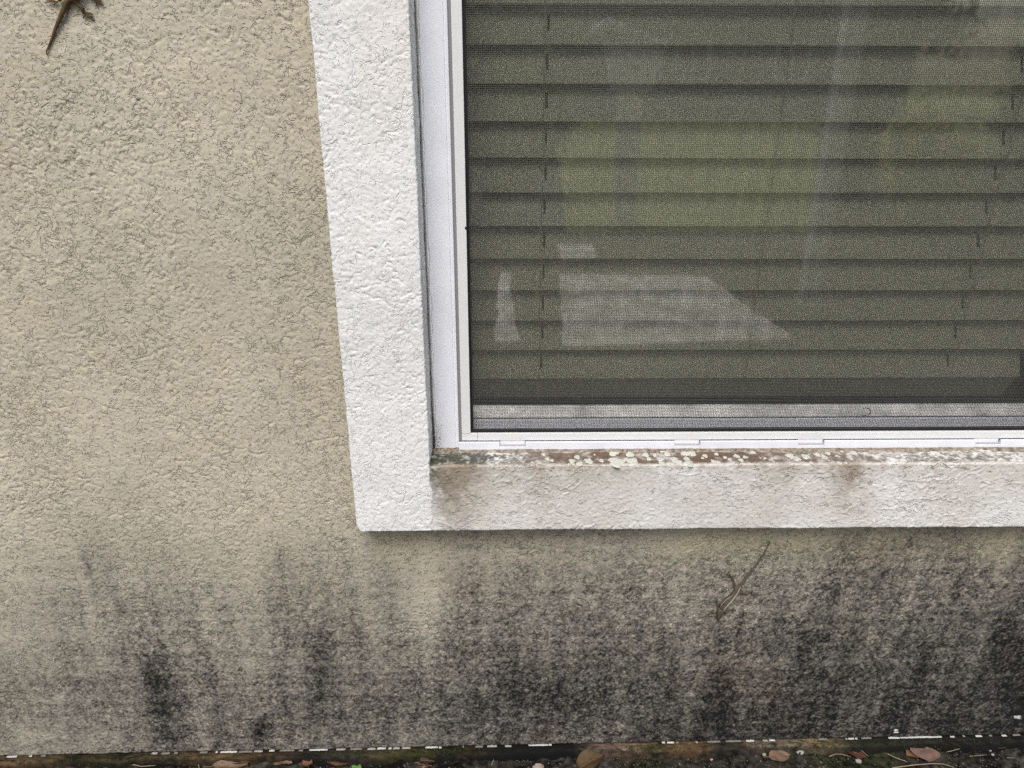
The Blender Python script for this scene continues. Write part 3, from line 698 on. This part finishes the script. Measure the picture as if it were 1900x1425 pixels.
# ------------------------------------------------------------------ venetian blind
YB = .0855
blind = thing('venetian_blind', 'closed ivory venetian blind hanging behind the window glass', 'blind', (.349, YB, 1.9))
bx0, bx1 = -.0395, .7440
pit = .0430; zlow = CZ - .3925
holes = [.0590, .6400]
def slat_mesh():
    wv, tilt = .0502, math.radians(66)
    cols_ = sorted([bx0, bx1, .2, .349, .5] + [h + s for h in holes for s in (-.0016, .0016)])
    ss = np.linspace(-.5, .5, 11); v = []; f = []
    pr = []
    for s in ss:
        crown = .0022 * (1 - (2 * s) ** 2)
        y = -math.cos(tilt) * (-s) * wv; z = s * wv * math.sin(tilt)
        pr.append((y - crown * math.sin(tilt), z - crown * 0 + crown * math.cos(tilt)))
    T_ = .0026
    nS = len(ss)
    for x in cols_:
        for y, z in pr: v.append((x, y, z))
        for y, z in pr: v.append((x, y + T_ * .9, z - T_ * .4))
    st = 2 * nS
    hole_c = {i for i in range(len(cols_) - 1) if any(abs((cols_[i] + cols_[i+1]) / 2 - h) < .0005 for h in holes)}
    hole_r = range(3, 7)
    for i in range(len(cols_) - 1):
        for j in range(nS - 1):
            if i in hole_c and j in hole_r: continue
            a = i * st + j
            f.append((a, a + st, a + st + 1, a + 1)); b = a + nS; f.append((b + 1, b + st + 1, b + st, b))
        f.append((i*st, i*st + nS, (i+1)*st + nS, (i+1)*st)); e = nS - 1
        f.append((i*st + e, (i+1)*st + e, (i+1)*st + nS + e, i*st + nS + e))
    for i in (0, len(cols_) - 1):
        for j in range(nS - 1):
            a = i * st + j; q = (a, a + 1, a + 1 + nS, a + nS); f.append(q if i == 0 else q[::-1])
    me = bpy.data.meshes.new('slat'); me.from_pydata(v, [], f)
    return me
sm = slat_mesh(); sm.materials.append(M['slat'])
lower_edge = .0502 / 2 * math.sin(math.radians(66))
nsl = 30
for k in range(nsl):
    o = link('slat', sm, None, blind)
    o.location = (random.uniform(-.0008, .0008), YB + .010, zlow + lower_edge + k * pit)
    o.rotation_euler = (math.radians(random.uniform(-1.2, 1.2)), math.radians(random.uniform(-.05, .05)), 0)
m = MB(); m.prism_x([(YB + .006, zlow - .003), (YB + .024, zlow - .040), (YB + .034, zlow - .040), (YB + .030, zlow - .003)], bx0, bx1); m.build('bottom_rail', M['slat'], blind, .0015)
m = MB(); m.box(bx0, bx1, YB - .02, YB + .035, zlow + nsl * pit + .01, zlow + nsl * pit + .05); m.build('head_rail', M['slat'], blind, .002)
for xx in (holes[0] - .004, .349, holes[1] + .004):
    pts = []
    for k in range(nsl):
        z = zlow + k * pit
        pts += [(xx + .0006 * math.sin(k * 2.1), YB - .0022, z + .0006), (xx - .0003, YB - .0012, z + pit * .5)]
    MB().tube([(xx, YB + .002, zlow - .038)] + pts, [.0006] * (len(pts) + 1), 5).build('ladder_cord', M['cord'], blind)
for xx in holes:
    MB().tube([(xx, YB + .0135, zlow - .02), (xx, YB + .0135, zlow + nsl * pit)], [.0008] * 2, 5).build('lift_cord', M['cord'], blind)

# ------------------------------------------------------------------ lizards
def lizard_mat(name, a, b):
    m = mat(name, a, .6, .35, 260, .3, 1500, .0003, col2=b); return m
def lizard(name, label, group, spine, legs, mat_, stripe=None):
    root = thing(name, label, 'lizard', spine[len(spine) // 2][0], group)
    me = bpy.data.meshes.new('body'); bm = bmesh.new(); sk = bm.verts.layers.skin.verify()
    prev = None; sv = []
    for p, r in spine:
        v = bm.verts.new(p); v[sk].radius = (r, r); sv.append(v)
        if prev: bm.edges.new((prev, v))
        prev = v
    for at_, chain in legs:
        def grow(frm, ch):
            pv = frm
            for item in ch:
                if isinstance(item, list): grow(pv, item); continue
                p, r = item
                v = bm.verts.new(p); v[sk].radius = (r, r); bm.edges.new((pv, v)); pv = v
        grow(sv[at_], chain)
    sv[legs[0][0]][sk].use_root = True
    bm.to_mesh(me); bm.free()
    tmp = bpy.data.objects.new('tmp', me); C.objects.link(tmp)
    tmp.modifiers.new('s', 'SKIN').use_smooth_shade = True
    ss = tmp.modifiers.new('b', 'SUBSURF'); ss.levels = 2; ss.render_levels = 2
    dg = bpy.context.evaluated_depsgraph_get()
    m2 = bpy.data.meshes.new_from_object(tmp.evaluated_get(dg)); m2.name = 'body'
    bpy.data.objects.remove(tmp)
    m2.materials.clear()
    body = link('body', m2, mat_, root, smooth=True)
    for c, tips, r in TOES:
        for t in tips:
            mx_ = (c[0] * .5 + t[0] * .5, c[1] * .5 + t[1] * .5 - 1.2)
            MB().tube([W(c[0], c[1], .0020), W(mx_[0], mx_[1], .0024), W(t[0], t[1], .0014)], [r * 1.15, r, r * .55], 6).build('toe', mat_, root, smooth=True)
    TOES.clear()
    return root, body
def W(px_, py_, h): p = at(px_, py_, 0); return Vector((p.x, -h, p.z))
k1 = .00064
L1 = lizard_mat('brown_lizard_skin', (.075, .045, .020), (.15, .092, .042))
sp1 = [(W(90, 103.5, .0012), .0005), (W(87.2, 99, .0012), .0007), (W(88, 94, .0013), .0008), (W(93, 84, .0014), .0011), (W(100, 66, .0017), .0015), (W(108, 46, .0022), .0020),
       (W(117, 27, .0027), .0025), (W(125, 11, .0033), .0030), (W(131, 0, .0038), .0034), (W(139, -9, .0045), .0050), (W(155, -26, .0055), .0068), (W(172, -44, .006), .0075), (W(186, -58, .006), .0062),
       (W(196, -70, .006), .0042), (W(206, -84, .006), .0055), (W(214, -98, .005), .0034), (W(218, -105, .0045), .0018)]
TOES = []
def toes(c, tips, r=.0008):
    TOES.append((c, tips, r)); return []
legs1 = [(9, [(W(148, 9, .0035), .0021), (W(155.5, 15, .0032), .0022), (W(156, 23, .0022), .0017), (W(158, 27, .0014), .0011)] + toes((159, 27), [(156, 36), (174.5, 26.5), (170, 24), (177.5, 39), (174, 33)])),
         (9, [(W(124, -9, .0035), .0021), (W(116, -2, .003), .0018), (W(110, 3, .002), .0014)] + toes((109, 4), [(101.5, 10.5), (84, 5), (88, 0)])),
         (12, [(W(190, -38, .004), .0017), (W(172, -12, .003), .0014), (W(179, 3, .0016), .0010)] + toes((180, 3), [(190.5, 2), (192, 10.5), (181, 12), (170, 0), (187, -3)])),
         (12, [(W(168, -66, .004), .0017), (W(156, -60, .003), .0014), (W(150, -72, .0016), .001)] + toes((149, -73), [(140, -72), (144, -82), (152, -86)]))]
r1, b1 = lizard('lizard', 'brown lizard clinging to the clean upper wall, tail hanging into view', 'lizards on the wall', sp1, legs1, L1)
for s in (-1, 1):
    p = W(207 + s * 6, -86 + s * 5, .0085)
    blob = MB().tube([p + Vector((0, -.0012, 0)), p, p + Vector((0, .0012, 0))], [.0004, .0013, .0004], 8).build('eye', M['spline'], r1, smooth=True)
L2 = lizard_mat('grey_lizard_skin', (.055, .045, .033), (.13, .108, .08))
sp2 = [(W(1428, 1002.5, .0022), .0007), (W(1424, 1011, .0022), .0008), (W(1416, 1026, .0024), .0010), (W(1405, 1042, .0025), .0012), (W(1393, 1058, .0026), .0015), (W(1383, 1071, .0021), .0018),
       (W(1373, 1084, .0028), .0027), (W(1367, 1093, .0035), .0036), (W(1358, 1102, .0042), .0052), (W(1349, 1111, .0045), .0058), (W(1340, 1122, .0042), .0050), (W(1335, 1131, .0038), .0038), (W(1333, 1137, .0036), .0042), (W(1332, 1144, .0032), .0034), (W(1331.5, 1150, .0027), .0015)]
legs2 = [(7, [(W(1362, 1084, .0032), .0019), (W(1359, 1072, .0026), .0015), (W(1356, 1070, .0014), .0009)] + toes((1355, 1069), [(1341, 1069), (1347, 1064), (1352, 1060), (1366, 1066)], .0007)),
         (7, [(W(1382, 1099, .0032), .0019), (W(1396, 1093, .0026), .0015), (W(1393, 1100, .0014), .0009)] + toes((1393, 1101), [(1404, 1102), (1412, 1102), (1408, 1098), (1400, 1106)], .0007)),
         (11, [(W(1331, 1124, .003), .0014), (W(1330.5, 1115, .002), .0010)] + toes((1330, 1115), [(1315, 1116), (1322, 1112), (1327, 1108)], .0007)),
         (11, [(W(1345, 1133, .003), .0014), (W(1356, 1130, .002), .0010)] + toes((1357, 1130), [(1363, 1126), (1365, 1131), (1361, 1137)], .0007))]
r2, b2 = lizard('lizard', 'grey-brown lizard with a pale back stripe crawling head down below the sill', 'lizards on the wall', sp2, legs2, L2)
M['stripe'] = mat('pale_stripe', (.36, .315, .25), .7, .3, 300, .2)
MB().tube([W(1372, 1085, .0058), W(1365, 1096, .0074), W(1357, 1104.5, .0092), W(1348, 1114, .0098), W(1341, 1123, .0090), W(1336.5, 1132, .0072)], [.0004, .0009, .0011, .0011, .0009, .0004], 6).build('back_stripe', M['stripe'], r2, smooth=True)
MB().tube([W(1354, 1100, .0080), W(1345, 1105, .0085), W(1337, 1114, .0078), W(1331.5, 1127, .0060)], [.0003, .0006, .0006, .0003], 6).build('side_stripe', M['stripe'], r2, smooth=True)
for s in (-1, 1):
    p = W(1332 + s * 4.3, 1139, .0055)
    MB().tube([p + Vector((0, -.0009, 0)), p, p + Vector((0, .0009, 0))], [.0003, .0009, .0003], 8).build('eye', M['spline'], r2, smooth=True)

# ------------------------------------------------------------------ litter on the ground
def leaf_mat(name, a, b): return mat(name, a, .65, .3, 120, .3, 300, .0006, col2=b)
def leaf(label, p0, p1, width, mat_, curl=.15, fold=.12, lift=.004, group='fallen leaves at the foot of the wall', tip=1.0):
    """leaf from stalk p0 to tip p1, both photograph points on the soil"""
    a = atsoil(*p0, lift); b = atsoil(*p1, lift); ax = b - a; L = ax.length; ax.normalize()
    side = Vector((0, 0, 1)).cross(ax).normalized(); up = ax.cross(side)
    n = 12; v = []; f = []; w = width * L / 2
    for i in range(n + 1):
        t = i / n; ww = w * (math.sin(math.pi * min(1, t ** .8 * (1.0))) ** .75) * (1 if t < .5 else tip ** (t - .5)) + .0002
        h = curl * L * (math.sin(math.pi * t) * .5 + .25 * math.sin(5 * t + a.x * 90))
        for j in range(-3, 4):
            s = j / 3
            q = a + ax * (t * L) + side * (s * ww) + up * (h + abs(s) * fold * w * 1.6 + .0008 * math.sin(9 * t + 4 * s + a.x * 50))
            v.append(tuple(q))
    for i in range(n):
        for j in range(6): c = i * 7 + j; f.append((c, c + 1, c + 8, c + 7))
    nv = len(v); v += [(x - up.x * .0005, y - up.y * .0005, z - up.z * .0005) for x, y, z in v]; f += [tuple(k + nv for k in q[::-1]) for q in f]
    root = thing('fallen_leaf', label, 'leaf', (a + b) / 2, group)
    me = bpy.data.meshes.new('blade'); me.from_pydata(v, [], f); link('blade', me, mat_, root, smooth=True)
    pts = []
    for i in range(-3, n + 1):
        t = i / n; tt = max(t, 0)
        h = curl * L * (math.sin(math.pi * tt) * .5 + .25 * math.sin(5 * tt + a.x * 90))
        pts.append(a + ax * (t * L) + up * (h + .0006))
    MB().tube(pts, [.0005 * (1.2 - i / len(pts)) for i in range(len(pts))], 5).build('midrib', M['rib'], root)
    return root
M['rib'] = mat('leaf_rib', (.20, .13, .08), .7, .3)
LT = leaf_mat('tan_leaf', (.14, .09, .058), (.21, .14, .095)); LB = leaf_mat('brown_leaf', (.085, .05, .028), (.14, .085, .05))
LO = leaf_mat('orange_brown_leaf', (.11, .05, .025), (.17, .09, .05)); LD = leaf_mat('dark_leaf', (.035, .024, .016), (.065, .045, .03))
LR = leaf_mat('maroon_leaf', (.055, .02, .014), (.09, .035, .022)); LM = leaf_mat('mustard_leaf', (.055, .036, .014), (.10, .066, .026)); LP = leaf_mat('pinkish_brown_leaf', (.14, .085, .066), (.20, .128, .10))
leaf('broad pinkish-brown leaf lying flat near the lower right corner', (1712, 1386), (1722, 1414), 1.55, LP, .08, .05, .006)
leaf('dark red-brown leaf half hidden under the broad pinkish leaf', (1703, 1396), (1681, 1405), .8, LO, .1, .2, .002)
leaf('withered brown leaf tip behind the broad pinkish leaf', (1728, 1389), (1749, 1386), .5, LB, .1, .2, .003)
leaf('flat maroon leaf with a straight pale edge beside bent straws', (1570, 1391), (1608, 1406), .55, LR, .05, .05, .005)
leaf('oval tan leaf lying flat below the yellowish part of the footing', (1426, 1405), (1466, 1402), .62, LT, .08, .08, .006)
leaf('curled mustard-brown leaf standing against the footing', (1070, 1428), (1121, 1403), .62, LM, .10, .30, .004)
leaf('small russet leaf at the far right edge of the soil', (1843, 1386), (1866, 1379), .7, LB, .1, .2, .004)
leaf('reddish leaf beside the green seedling', (655, 1410), (607, 1417), .55, LO, .1, .2, .005)
leaf('round orange-brown leaf between two longer brown leaves', (560, 1419), (581, 1420), .85, LO, .25, .4, .005)
leaf('long tan leaf with a pointed tip left of the round orange leaf', (503, 1413), (543, 1418), .42, LT, .1, .25, .006)
leaf('brown leaf scrap leaning on the footing left of the long tan leaf', (481, 1405), (501, 1407), .6, LB, .15, .3, .006)
leaf('rust-brown narrow leaf under the white paint line on the left', (430, 1415), (475, 1414), .35, LO, .12, .3, .006)
leaf('pale brown leaf cut by the bottom edge on the left', (394, 1424), (461, 1422), .3, LT, .1, .3, .004)
leaf('dark brown curled leaf pressed against the black footing', (778, 1416), (812, 1413), .8, LD, .25, .4, .004)
leaf('dark rounded leaf right of the dark curled leaf', (831, 1417), (861, 1413), .75, LD, .25, .4, .004)
leaf('thin orange leaf sliver at the bottom edge left of centre', (780, 1418.5), (801, 1421), .2, LO, .08, .2, .005)
leaf('cream leaf sliver below the thin orange sliver', (781, 1423.5), (796, 1423), .2, LT, .08, .2, .004)
def straw(label, pts, r=.0007, lift=.004, m_=None, name='straw', cat='straw', group='dry straws on the soil'):
    P = [atsoil(x, y, lift + .003 * math.sin(math.pi * i / (len(pts) - 1))) for i, (x, y) in enumerate(pts)]
    Q = []
    for i in range(len(P) - 1):
        for k in range(4): Q.append(P[i].lerp(P[i+1], k / 4) + Vector((random.uniform(-1, 1), random.uniform(-1, 1), random.uniform(-1, 1))) * .0002)
    Q.append(P[-1])
    o = MB().tube(Q, [r * (1 - .5 * i / len(Q)) for i in range(len(Q))], 6).build(name, m_ or M['straw'], None, smooth=True)
    return tag(o, label, cat, group)
straw('long bowed straw along the bottom edge under the broad leaf', [(1655, 1425), (1690, 1420), (1730, 1416.5), (1752, 1418), (1770, 1424)], .0009)
straw('straight straw slanting up right of the broad pinkish leaf', [(1758, 1395), (1785, 1388), (1812, 1380)], .0006)
straw('short level straw right of the slanting straw', [(1799, 1403), (1832, 1400.5)], .0005)
straw('straw slanting down left of the broad pinkish leaf', [(1645, 1398), (1664, 1407), (1684, 1414)], .0008)
straw('thin straw running level from the maroon leaf', [(1596, 1392), (1633, 1391.5), (1655, 1386)], .0006)
straw('straw lying along the edge of the maroon leaf', [(1595, 1390), (1611, 1403)], .0006, .009)
straw('arched pinkish straw crossing the maroon leaf', [(1538, 1404), (1551, 1399), (1563, 1399.5), (1577, 1404)], .0007, .009)
straw('straw bent down from the mossy footing right of centre', [(1196, 1395), (1208, 1399), (1221, 1404)], .0007)
straw('pale wavy straw at the bottom left', [(232, 1420), (248, 1419), (262, 1422), (289, 1420)], .0009)
straw('pale upright stub in the dark soil at far left', [(103, 1414), (105, 1423)], .0009)
straw('white upright stub left of the pale brown leaf', [(368.5, 1419), (369.5, 1425)], .0008)
straw('pale stub leaning right in the soil below the black footing', [(916, 1409), (912, 1420)], .0009)
straw('thin straw at the far right bottom corner', [(1868, 1406), (1883, 1406.5)], .0005)
def pebble(label, x, y, r, m_=None, name='pebble', group='pebbles at the foot of the wall', lift=.002, sq=.6):
    c = atsoil(x, y, lift); bm = bmesh.new(); bmesh.ops.create_icosphere(bm, subdivisions=3, radius=r)
    for v in bm.verts:
        n_ = mnoise.noise(v.co * (1.6 / r) + Vector((x, y, 0))) * .35 + mnoise.noise(v.co * (4 / r)) * .12
        v.co = v.co * (1 + n_); v.co.z *= sq; v.co.x *= 1.25; v.co += c
    me = bpy.data.meshes.new(name); bm.to_mesh(me); bm.free()
    return tag(link(name, me, m_ or M['pebble'], None, smooth=True), label, 'pebble', group)
pebble('white crumbly pebble below the yellowish footing', 1484, 1394, .0055)
pebble('small white pebble under the maroon leaf', 1593, 1412, .0038)
pebble('pinkish pebble cut by the bottom edge near the middle', 999, 1424, .0075, mat('pink_pebble', (.36, .27, .23), .8, .3, 200, .3, 400, .001))
pebble('tiny white pebble on the soil left of the seedling', 547, 1406, .0014)
pebble('tiny white pebble right of the mossy footing', 1320, 1409, .0019)
pebble('tiny pale pebble above the broad pinkish leaf', 1716, 1379, .0016)
pebble('cream crumb left of the oval tan leaf', 1418, 1400, .0028)
pebble('small pale chip at the right above the level straw', 1811, 1389, .0018)
pebble('elongated white chip right of the level straw', 1837, 1392.5, .0018)
pebble('elongated white chip near the bottom right', 1842, 1400, .0020)
# seedling
sd_root = thing('seedling', 'tiny bright green seedling beside a reddish leaf at the bottom', 'plant', atsoil(660, 1424, .013))
pp = atsoil(660, 1424, .013) - Vector((0, 0, .013))
MB().tube([pp, pp + Vector((0, -.001, .008)), pp + Vector((.001, -.002, .014))], [.0007, .0006, .0005], 6).build('stem', M['green_leaf'], sd_root)
for a, r in ((.3, .0046), (2.6, .0042), (4.6, .0034)):
    c = pp + Vector((.0012 + math.cos(a) * r, -.002 + math.sin(a) * r * .6, .0145))
    blob_disc('leaf', c, r, M['green_leaf'], sd_root, .0012)
# grit and crumbs nobody could count, and moss on the footing
def crumbs(name, pts, m_, kind):
    V_ = []; F_ = []
    for p, r in pts:
        b = len(V_); q = [Vector(d) * r * random.uniform(.6, 1.2) for d in ((1, 0, 0), (-1, 0, 0), (0, 1, 0), (0, -1, 0), (0, 0, .8), (0, 0, -.8))]
        rot = Matrix.Rotation(random.random() * 6, 3, Vector((random.random(), random.random(), 1)).normalized())
        V_ += [tuple(p + rot @ w) for w in q]
        F_ += [tuple(b + k for k in t) for t in ((0,2,4),(2,1,4),(1,3,4),(3,0,4),(2,0,5),(1,2,5),(3,1,5),(0,3,5))]
    me = bpy.data.meshes.new(name); me.from_pydata(V_, [], F_)
    return tag(link(name, me, m_), kind=kind)
pts = []
for _ in range(2600):
    x = random.uniform(-.9, 1.0); y = -.012 - .12 * random.random() ** 1.3
    pts.append((Vector((x, y, soil_z(x) + random.uniform(-.001, .003))), random.choice((.0006, .0008, .001, .0014)) * random.uniform(.7, 1.3)))
o = crumbs('grit', pts, M['grit'], 'stuff'); tag(o, 'pale grit and crumbs scattered over the dark soil', 'grit')
pts = []
for _ in range(1500):
    x = random.uniform(-.9, 1.0); y = -.012 - .11 * random.random()
    pts.append((Vector((x, y, soil_z(x) + random.uniform(0, .004))), random.uniform(.0012, .0035)))
o = crumbs('mulch', pts, M['soil_crumb'] if 'soil_crumb' in M else mat('soil_crumb', (.035, .028, .02), .95, .1, 300, .5), 'stuff'); tag(o, 'dark crumbled mulch on the soil along the wall', 'mulch')
pts = []
for _ in range(2600):
    c = random.choice(((740, 60, 1.0), (800, 40, 1.0), (1190, 30, .8), (1250, 60, 1.0), (1210, 40, 1), (650, 30, .8), (300, 80, .6), (1530, 30, .8), (1720, 80, .5), (100, 60, .5), (1400, 40, .5)))
    x_px = random.gauss(c[0], c[1]); q = at(x_px, 1404 - .0205 * x_px, 0); yy = random.choice((random.uniform(-.013, -.001), random.gauss(-.02, .01)))
    z = zb(q.x) - (.0028 if yy > -.011 else .0028 + .0155 * min(1, (-.011 - yy) / .005))
    pts.append((Vector((q.x, yy, z)), random.uniform(.0006, .0016)))
o = crumbs('moss', pts, M['moss'], 'stuff'); tag(o, 'dark green moss tufts on the footing and soil', 'moss')

pts = []
for _ in range(300):
    x_px = 803 + abs(random.gauss(0, 7)) ; y_px = 829 - abs(random.gauss(0, 27))
    if random.random() < .5: x_px = random.gauss(812, 5); y_px = random.choice((797, 812, 790, 822)) + random.gauss(0, 5)
    p = at(x_px, min(y_px, 829), YJ + .0002); pts.append((p, random.uniform(.0003, .0009)))
o = crumbs('mould', pts, M['moss'], 'stuff'); tag(o, 'black-green mould spots in the lower corner of the window frame', 'mould')
# ------------------------------------------------------------------ the garden the glass mirrors
M['dark_ground'] = mat('dark_ground', (.05, .042, .03), .95, .1, 3, .4, 60, .02, col2=(.09, .075, .05))  # dark brown for the shaded near lawn and the ground at right
M['sunlit_lawn'] = mat('sunlit_lawn', (.34, .36, .08), .9, .1, 5, .4, 60, .02, col2=(.52, .52, .16))  # lawn colour raised to stand for sunlight on it
M['dark_grey_ground'] = mat('dark_grey_ground', (.055, .055, .058), .9, .2, 20, .2, 200, .004)
yb_ = mirrz(1200, 432, .004).y
def sheet(name, pts, z, m_):
    me = bpy.data.meshes.new(name); me.from_pydata([(x, y, z) for x, y in pts], [], [tuple(range(len(pts)))])
    return tag(link(name, me, m_), kind='structure')
sheet('lawn_shade_sheet', [(-30, yb_), (30, yb_), (30, -.45), (-30, -.45)], .004, M['dark_ground'])  # shade of the house over the near lawn, put in as a dark sheet
a_ = mirrz(1038, 300, 0); b_ = mirrz(1048, 428, 0)
sheet('left_ground', [(a_.x - 14, a_.y), (a_.x, a_.y), (b_.x, yb_ - .01), (b_.x - 14, yb_ - .01)], .006, M['dark_grey_ground'])  # dark grey ground left of the lawn
a_ = mirrz(1520, 300, 0); b_ = mirrz(1505, 428, 0)
gp = [mirrz(x, y, .008) for x, y in ((1640, 276), (1740, 272), (1812, 280), (1788, 330), (1756, 376), (1700, 352), (1652, 384))]
sheet('sunlit_patch', [(q.x, q.y) for q in gp], .009, M['sunlit_lawn'])  # sunlit piece of lawn, the sun put into its brighter colour
sheet('right_ground', [(a_.x, a_.y), (a_.x + 14, a_.y), (b_.x + 14, yb_ - .01), (b_.x, yb_ - .01)], .005, M['dark_ground'])  # dark brown ground right of the lawn
p = mirrz(1497, 565, 0)
pole = MB().box(p.x - .042, p.x + .042, p.y - .042, p.y + .042, 0, 2.6).build('post', M['white_paint'], None, .004)
tag(pole, 'tall white post mirrored in the window glass', 'post')
def slab(label, corners):
    c0_ = [mirrz(x, y, .03) for x, y in corners]; c = []
    for i in range(len(c0_)):
        a, b = c0_[i], c0_[(i + 1) % len(c0_)]
        for k in range(9):
            j = .010 * (a - b).length if k else .01
            c.append(a.lerp(b, k / 9) + Vector((random.uniform(-j, j), random.uniform(-j, j), 0)))
    m = MB(); n = len(c); m.v = [(q.x, q.y, -.02) for q in c] + [(q.x, q.y, .03) for q in c]
    m.f = [(i, (i+1) % n, n + (i+1) % n, n + i) for i in range(n)] + [tuple(range(n)), tuple(n + i for i in range(n))]
    return tag(m.build('paving_slab', M['concrete'], None), label, 'slab', 'pale slabs in the garden')
slab('large pale paving slab mirrored low in the window', [(1040, 508), (1310, 512), (1475, 628), (1045, 642)])
slab('narrow pale slab left of the large one, mirrored in the window', [(930, 505), (945, 505), (962, 632), (918, 632)])
slab('small pale slab above the large one, mirrored in the window', [(1033, 452), (1100, 452), (1108, 478), (1042, 480)])
d = 5.0
root_p = mirr(1165, 250, d); s_ = (d + .99) / FPX / .95
bh = thing('birdhouse', 'gabled birdhouse on a wooden post mirrored in the upper window', 'birdhouse', (root_p.x, -d, 0))
cx_ = root_p.x; zt_ = mirr(1150, 80, d).z; w_ = 48 * s_
def frustum(name, x0, x1, X0, X1, y0, y1, z0, z1, m_, par):
    m = MB(); m.v = [(x0, y0, z0), (x1, y0, z0), (x1, y1, z0), (x0, y1, z0), (X0, y0, z1), (X1, y0, z1), (X1, y1, z1), (X0, y1, z1)]
    m.f = [(3,2,1,0),(4,5,6,7),(0,1,5,4),(1,2,6,5),(2,3,7,6),(3,0,4,7)]; return m.build(name, m_, par, .003)
zb_ = mirr(1150, 170, d).z
frustum('box', cx_ - w_ * .6, cx_ + w_ * .6, cx_ - w_, cx_ + w_, -d - .13, -d + .13, zb_, zt_, M['cedar'], bh)
frustum('stand', cx_ - .08, cx_ + .08, cx_ - .09, cx_ + .09, -d - .05, -d + .05, 0, zb_ - .001, M['cedar'], bh)
pk = mirr(1125, 45, d); le = mirr(1098, 66, d); re = mirr(1226, 89, d)
for e in (le, re):
    m = MB(); t = .035
    dirv = Vector((e.x - pk.x, 0, e.z - pk.z)); nn = Vector((-dirv.z, 0, dirv.x)).normalized() * t
    if nn.z < 0: nn = -nn
    m.v = [(q.x, yy, q.z) for yy in (-d - .17, -d + .17) for q in (pk, e, e + nn, pk + nn)]
    m.f = [(0,1,2,3),(7,6,5,4),(0,4,5,1),(1,5,6,2),(2,6,7,3),(3,7,4,0)]
    m.build('roof_board', M['white_paint'], bh)
m = MB(); m.tube([(cx_, -d + .131, (zb_ + zt_) / 2), (cx_, -d + .134, (zb_ + zt_) / 2)], [.025, .025], 12).build('entrance_hole', M['spline'], bh)
# neighbour's house across the lawn
nh = thing('neighbour_house', 'pale grey neighbouring house mirrored far off in the window', 'house', (3, -22, 0))
m = MB(); m.box(-5, 12, -30, -22, 0, 2.8); m.build('wall', M['siding'], nh)
m = MB(); m.prism_x([(-21.5, 2.75), (-26, 4.8), (-30.5, 2.75)], -5.4, 12.4); m.build('roof', M['shingle'], nh)
for xx in (4.2, 5.6, 8.5):
    m = MB(); m.box(xx - .5, xx + .5, -22, -21.9, 1.0, 2.1); wf = m.build('window', M['white_paint'], nh)
    for sgn in (-1, 1):
        m = MB(); m.box(xx + sgn * .23 - .19, xx + sgn * .23 + .19, -21.905, -21.89, 1.08, 2.02); m.build('pane', M['dark_glass'], wf)
def leafy(name, label, cat, c, rad, n, size, m_, trunk=None, group=None):
    root = thing(name, label, cat, (c[0], c[1], 0), group)
    r = np.random.default_rng(int(abs(c[0] * 100 + c[1] * 10)) + n)
    V_ = np.zeros((n, 4, 3)); 
    clump = r.normal(0, 1, (26, 3)); clump /= np.linalg.norm(clump, axis=1)[:, None]; clump *= (.35 + .6 * r.random((26, 1)))
    ci = r.integers(0, 26, n)
    pos = clump[ci] + r.normal(0, .16, (n, 3))
    pos = pos * np.array(rad) + np.array(c)
    a = r.normal(0, 1, (n, 3)); a /= np.linalg.norm(a, axis=1)[:, None]
    b = np.cross(a, r.normal(0, 1, (n, 3))); b /= np.linalg.norm(b, axis=1)[:, None]
    sz = size * (.6 + .8 * r.random((n, 1)))
    V_[:, 0] = pos - a * sz; V_[:, 1] = pos + b * sz * .45; V_[:, 2] = pos + a * sz; V_[:, 3] = pos - b * sz * .45
    V_[..., 2] = np.maximum(V_[..., 2], .01)
    link('crown' if trunk else 'foliage', np_mesh('crown', V_.reshape(-1, 3), np.arange(n * 4).reshape(n, 4)), m_, root)
    t = MB(); h = c[2]
    t.tube([(c[0], c[1], 0), (c[0] + .05, c[1], h * .5), (c[0], c[1], h)], [trunk or .05, (trunk or .05) * .8, (trunk or .05) * .4], 8)
    for k in range(5):
        q = clump[k] * np.array(rad) * .8 + np.array(c)
        t.tube([(c[0] + .02, c[1], h * .6), tuple(q)], [(trunk or .05) * .5, .012], 6)
    t.build('trunk' if trunk else 'stem', M['bark'], root)
    return root
for i, (x, y, h, R_, lab) in enumerate(((-6, -17, 4.5, 3.0, 'bushy tree farthest left in the mirrored garden'), (-1.5, -20, 5.0, 3.2, 'tall tree left of the mirrored house'), (13.5, -25, 4.4, 2.6, 'tree right of the mirrored house'), (20, -24, 5.5, 3.6, 'large tree at the far right of the mirrored garden'), (5, -32, 7, 4, 'tree rising behind the mirrored house'))):
    leafy('tree', lab, 'tree', (x, y, h), (R_, R_, h * .62), 2600, .22, M['leaf_g'], .16, 'trees across the lawn')
for i, (x0_, dd, wpx, hh, m_, lab) in enumerate(((900, 5.2, 120, .8, 'leaf_g', 'dark shrub at the left of the mirrored lawn'), (985, 6.4, 100, .75, 'leaf_g', 'second dark shrub beside the left one, mirrored'), (1570, 6.0, 80, .65, 'leaf_g', 'dark shrub right of the white post, mirrored'), (1715, 4.6, 130, .46, 'leaf_y', 'yellow-green bush mirrored at the right'), (1880, 5.5, 110, .8, 'leaf_g', 'dark shrub at the far right of the mirror image'))):
    c = mirr(x0_, 330, dd); w_ = wpx * (dd + 1) / FPX * .6
    leafy('shrub', lab, 'shrub', (c.x, c.y, hh), (w_, w_, hh * .9), 1500, .06, M[m_], None, 'shrubs across the lawn')
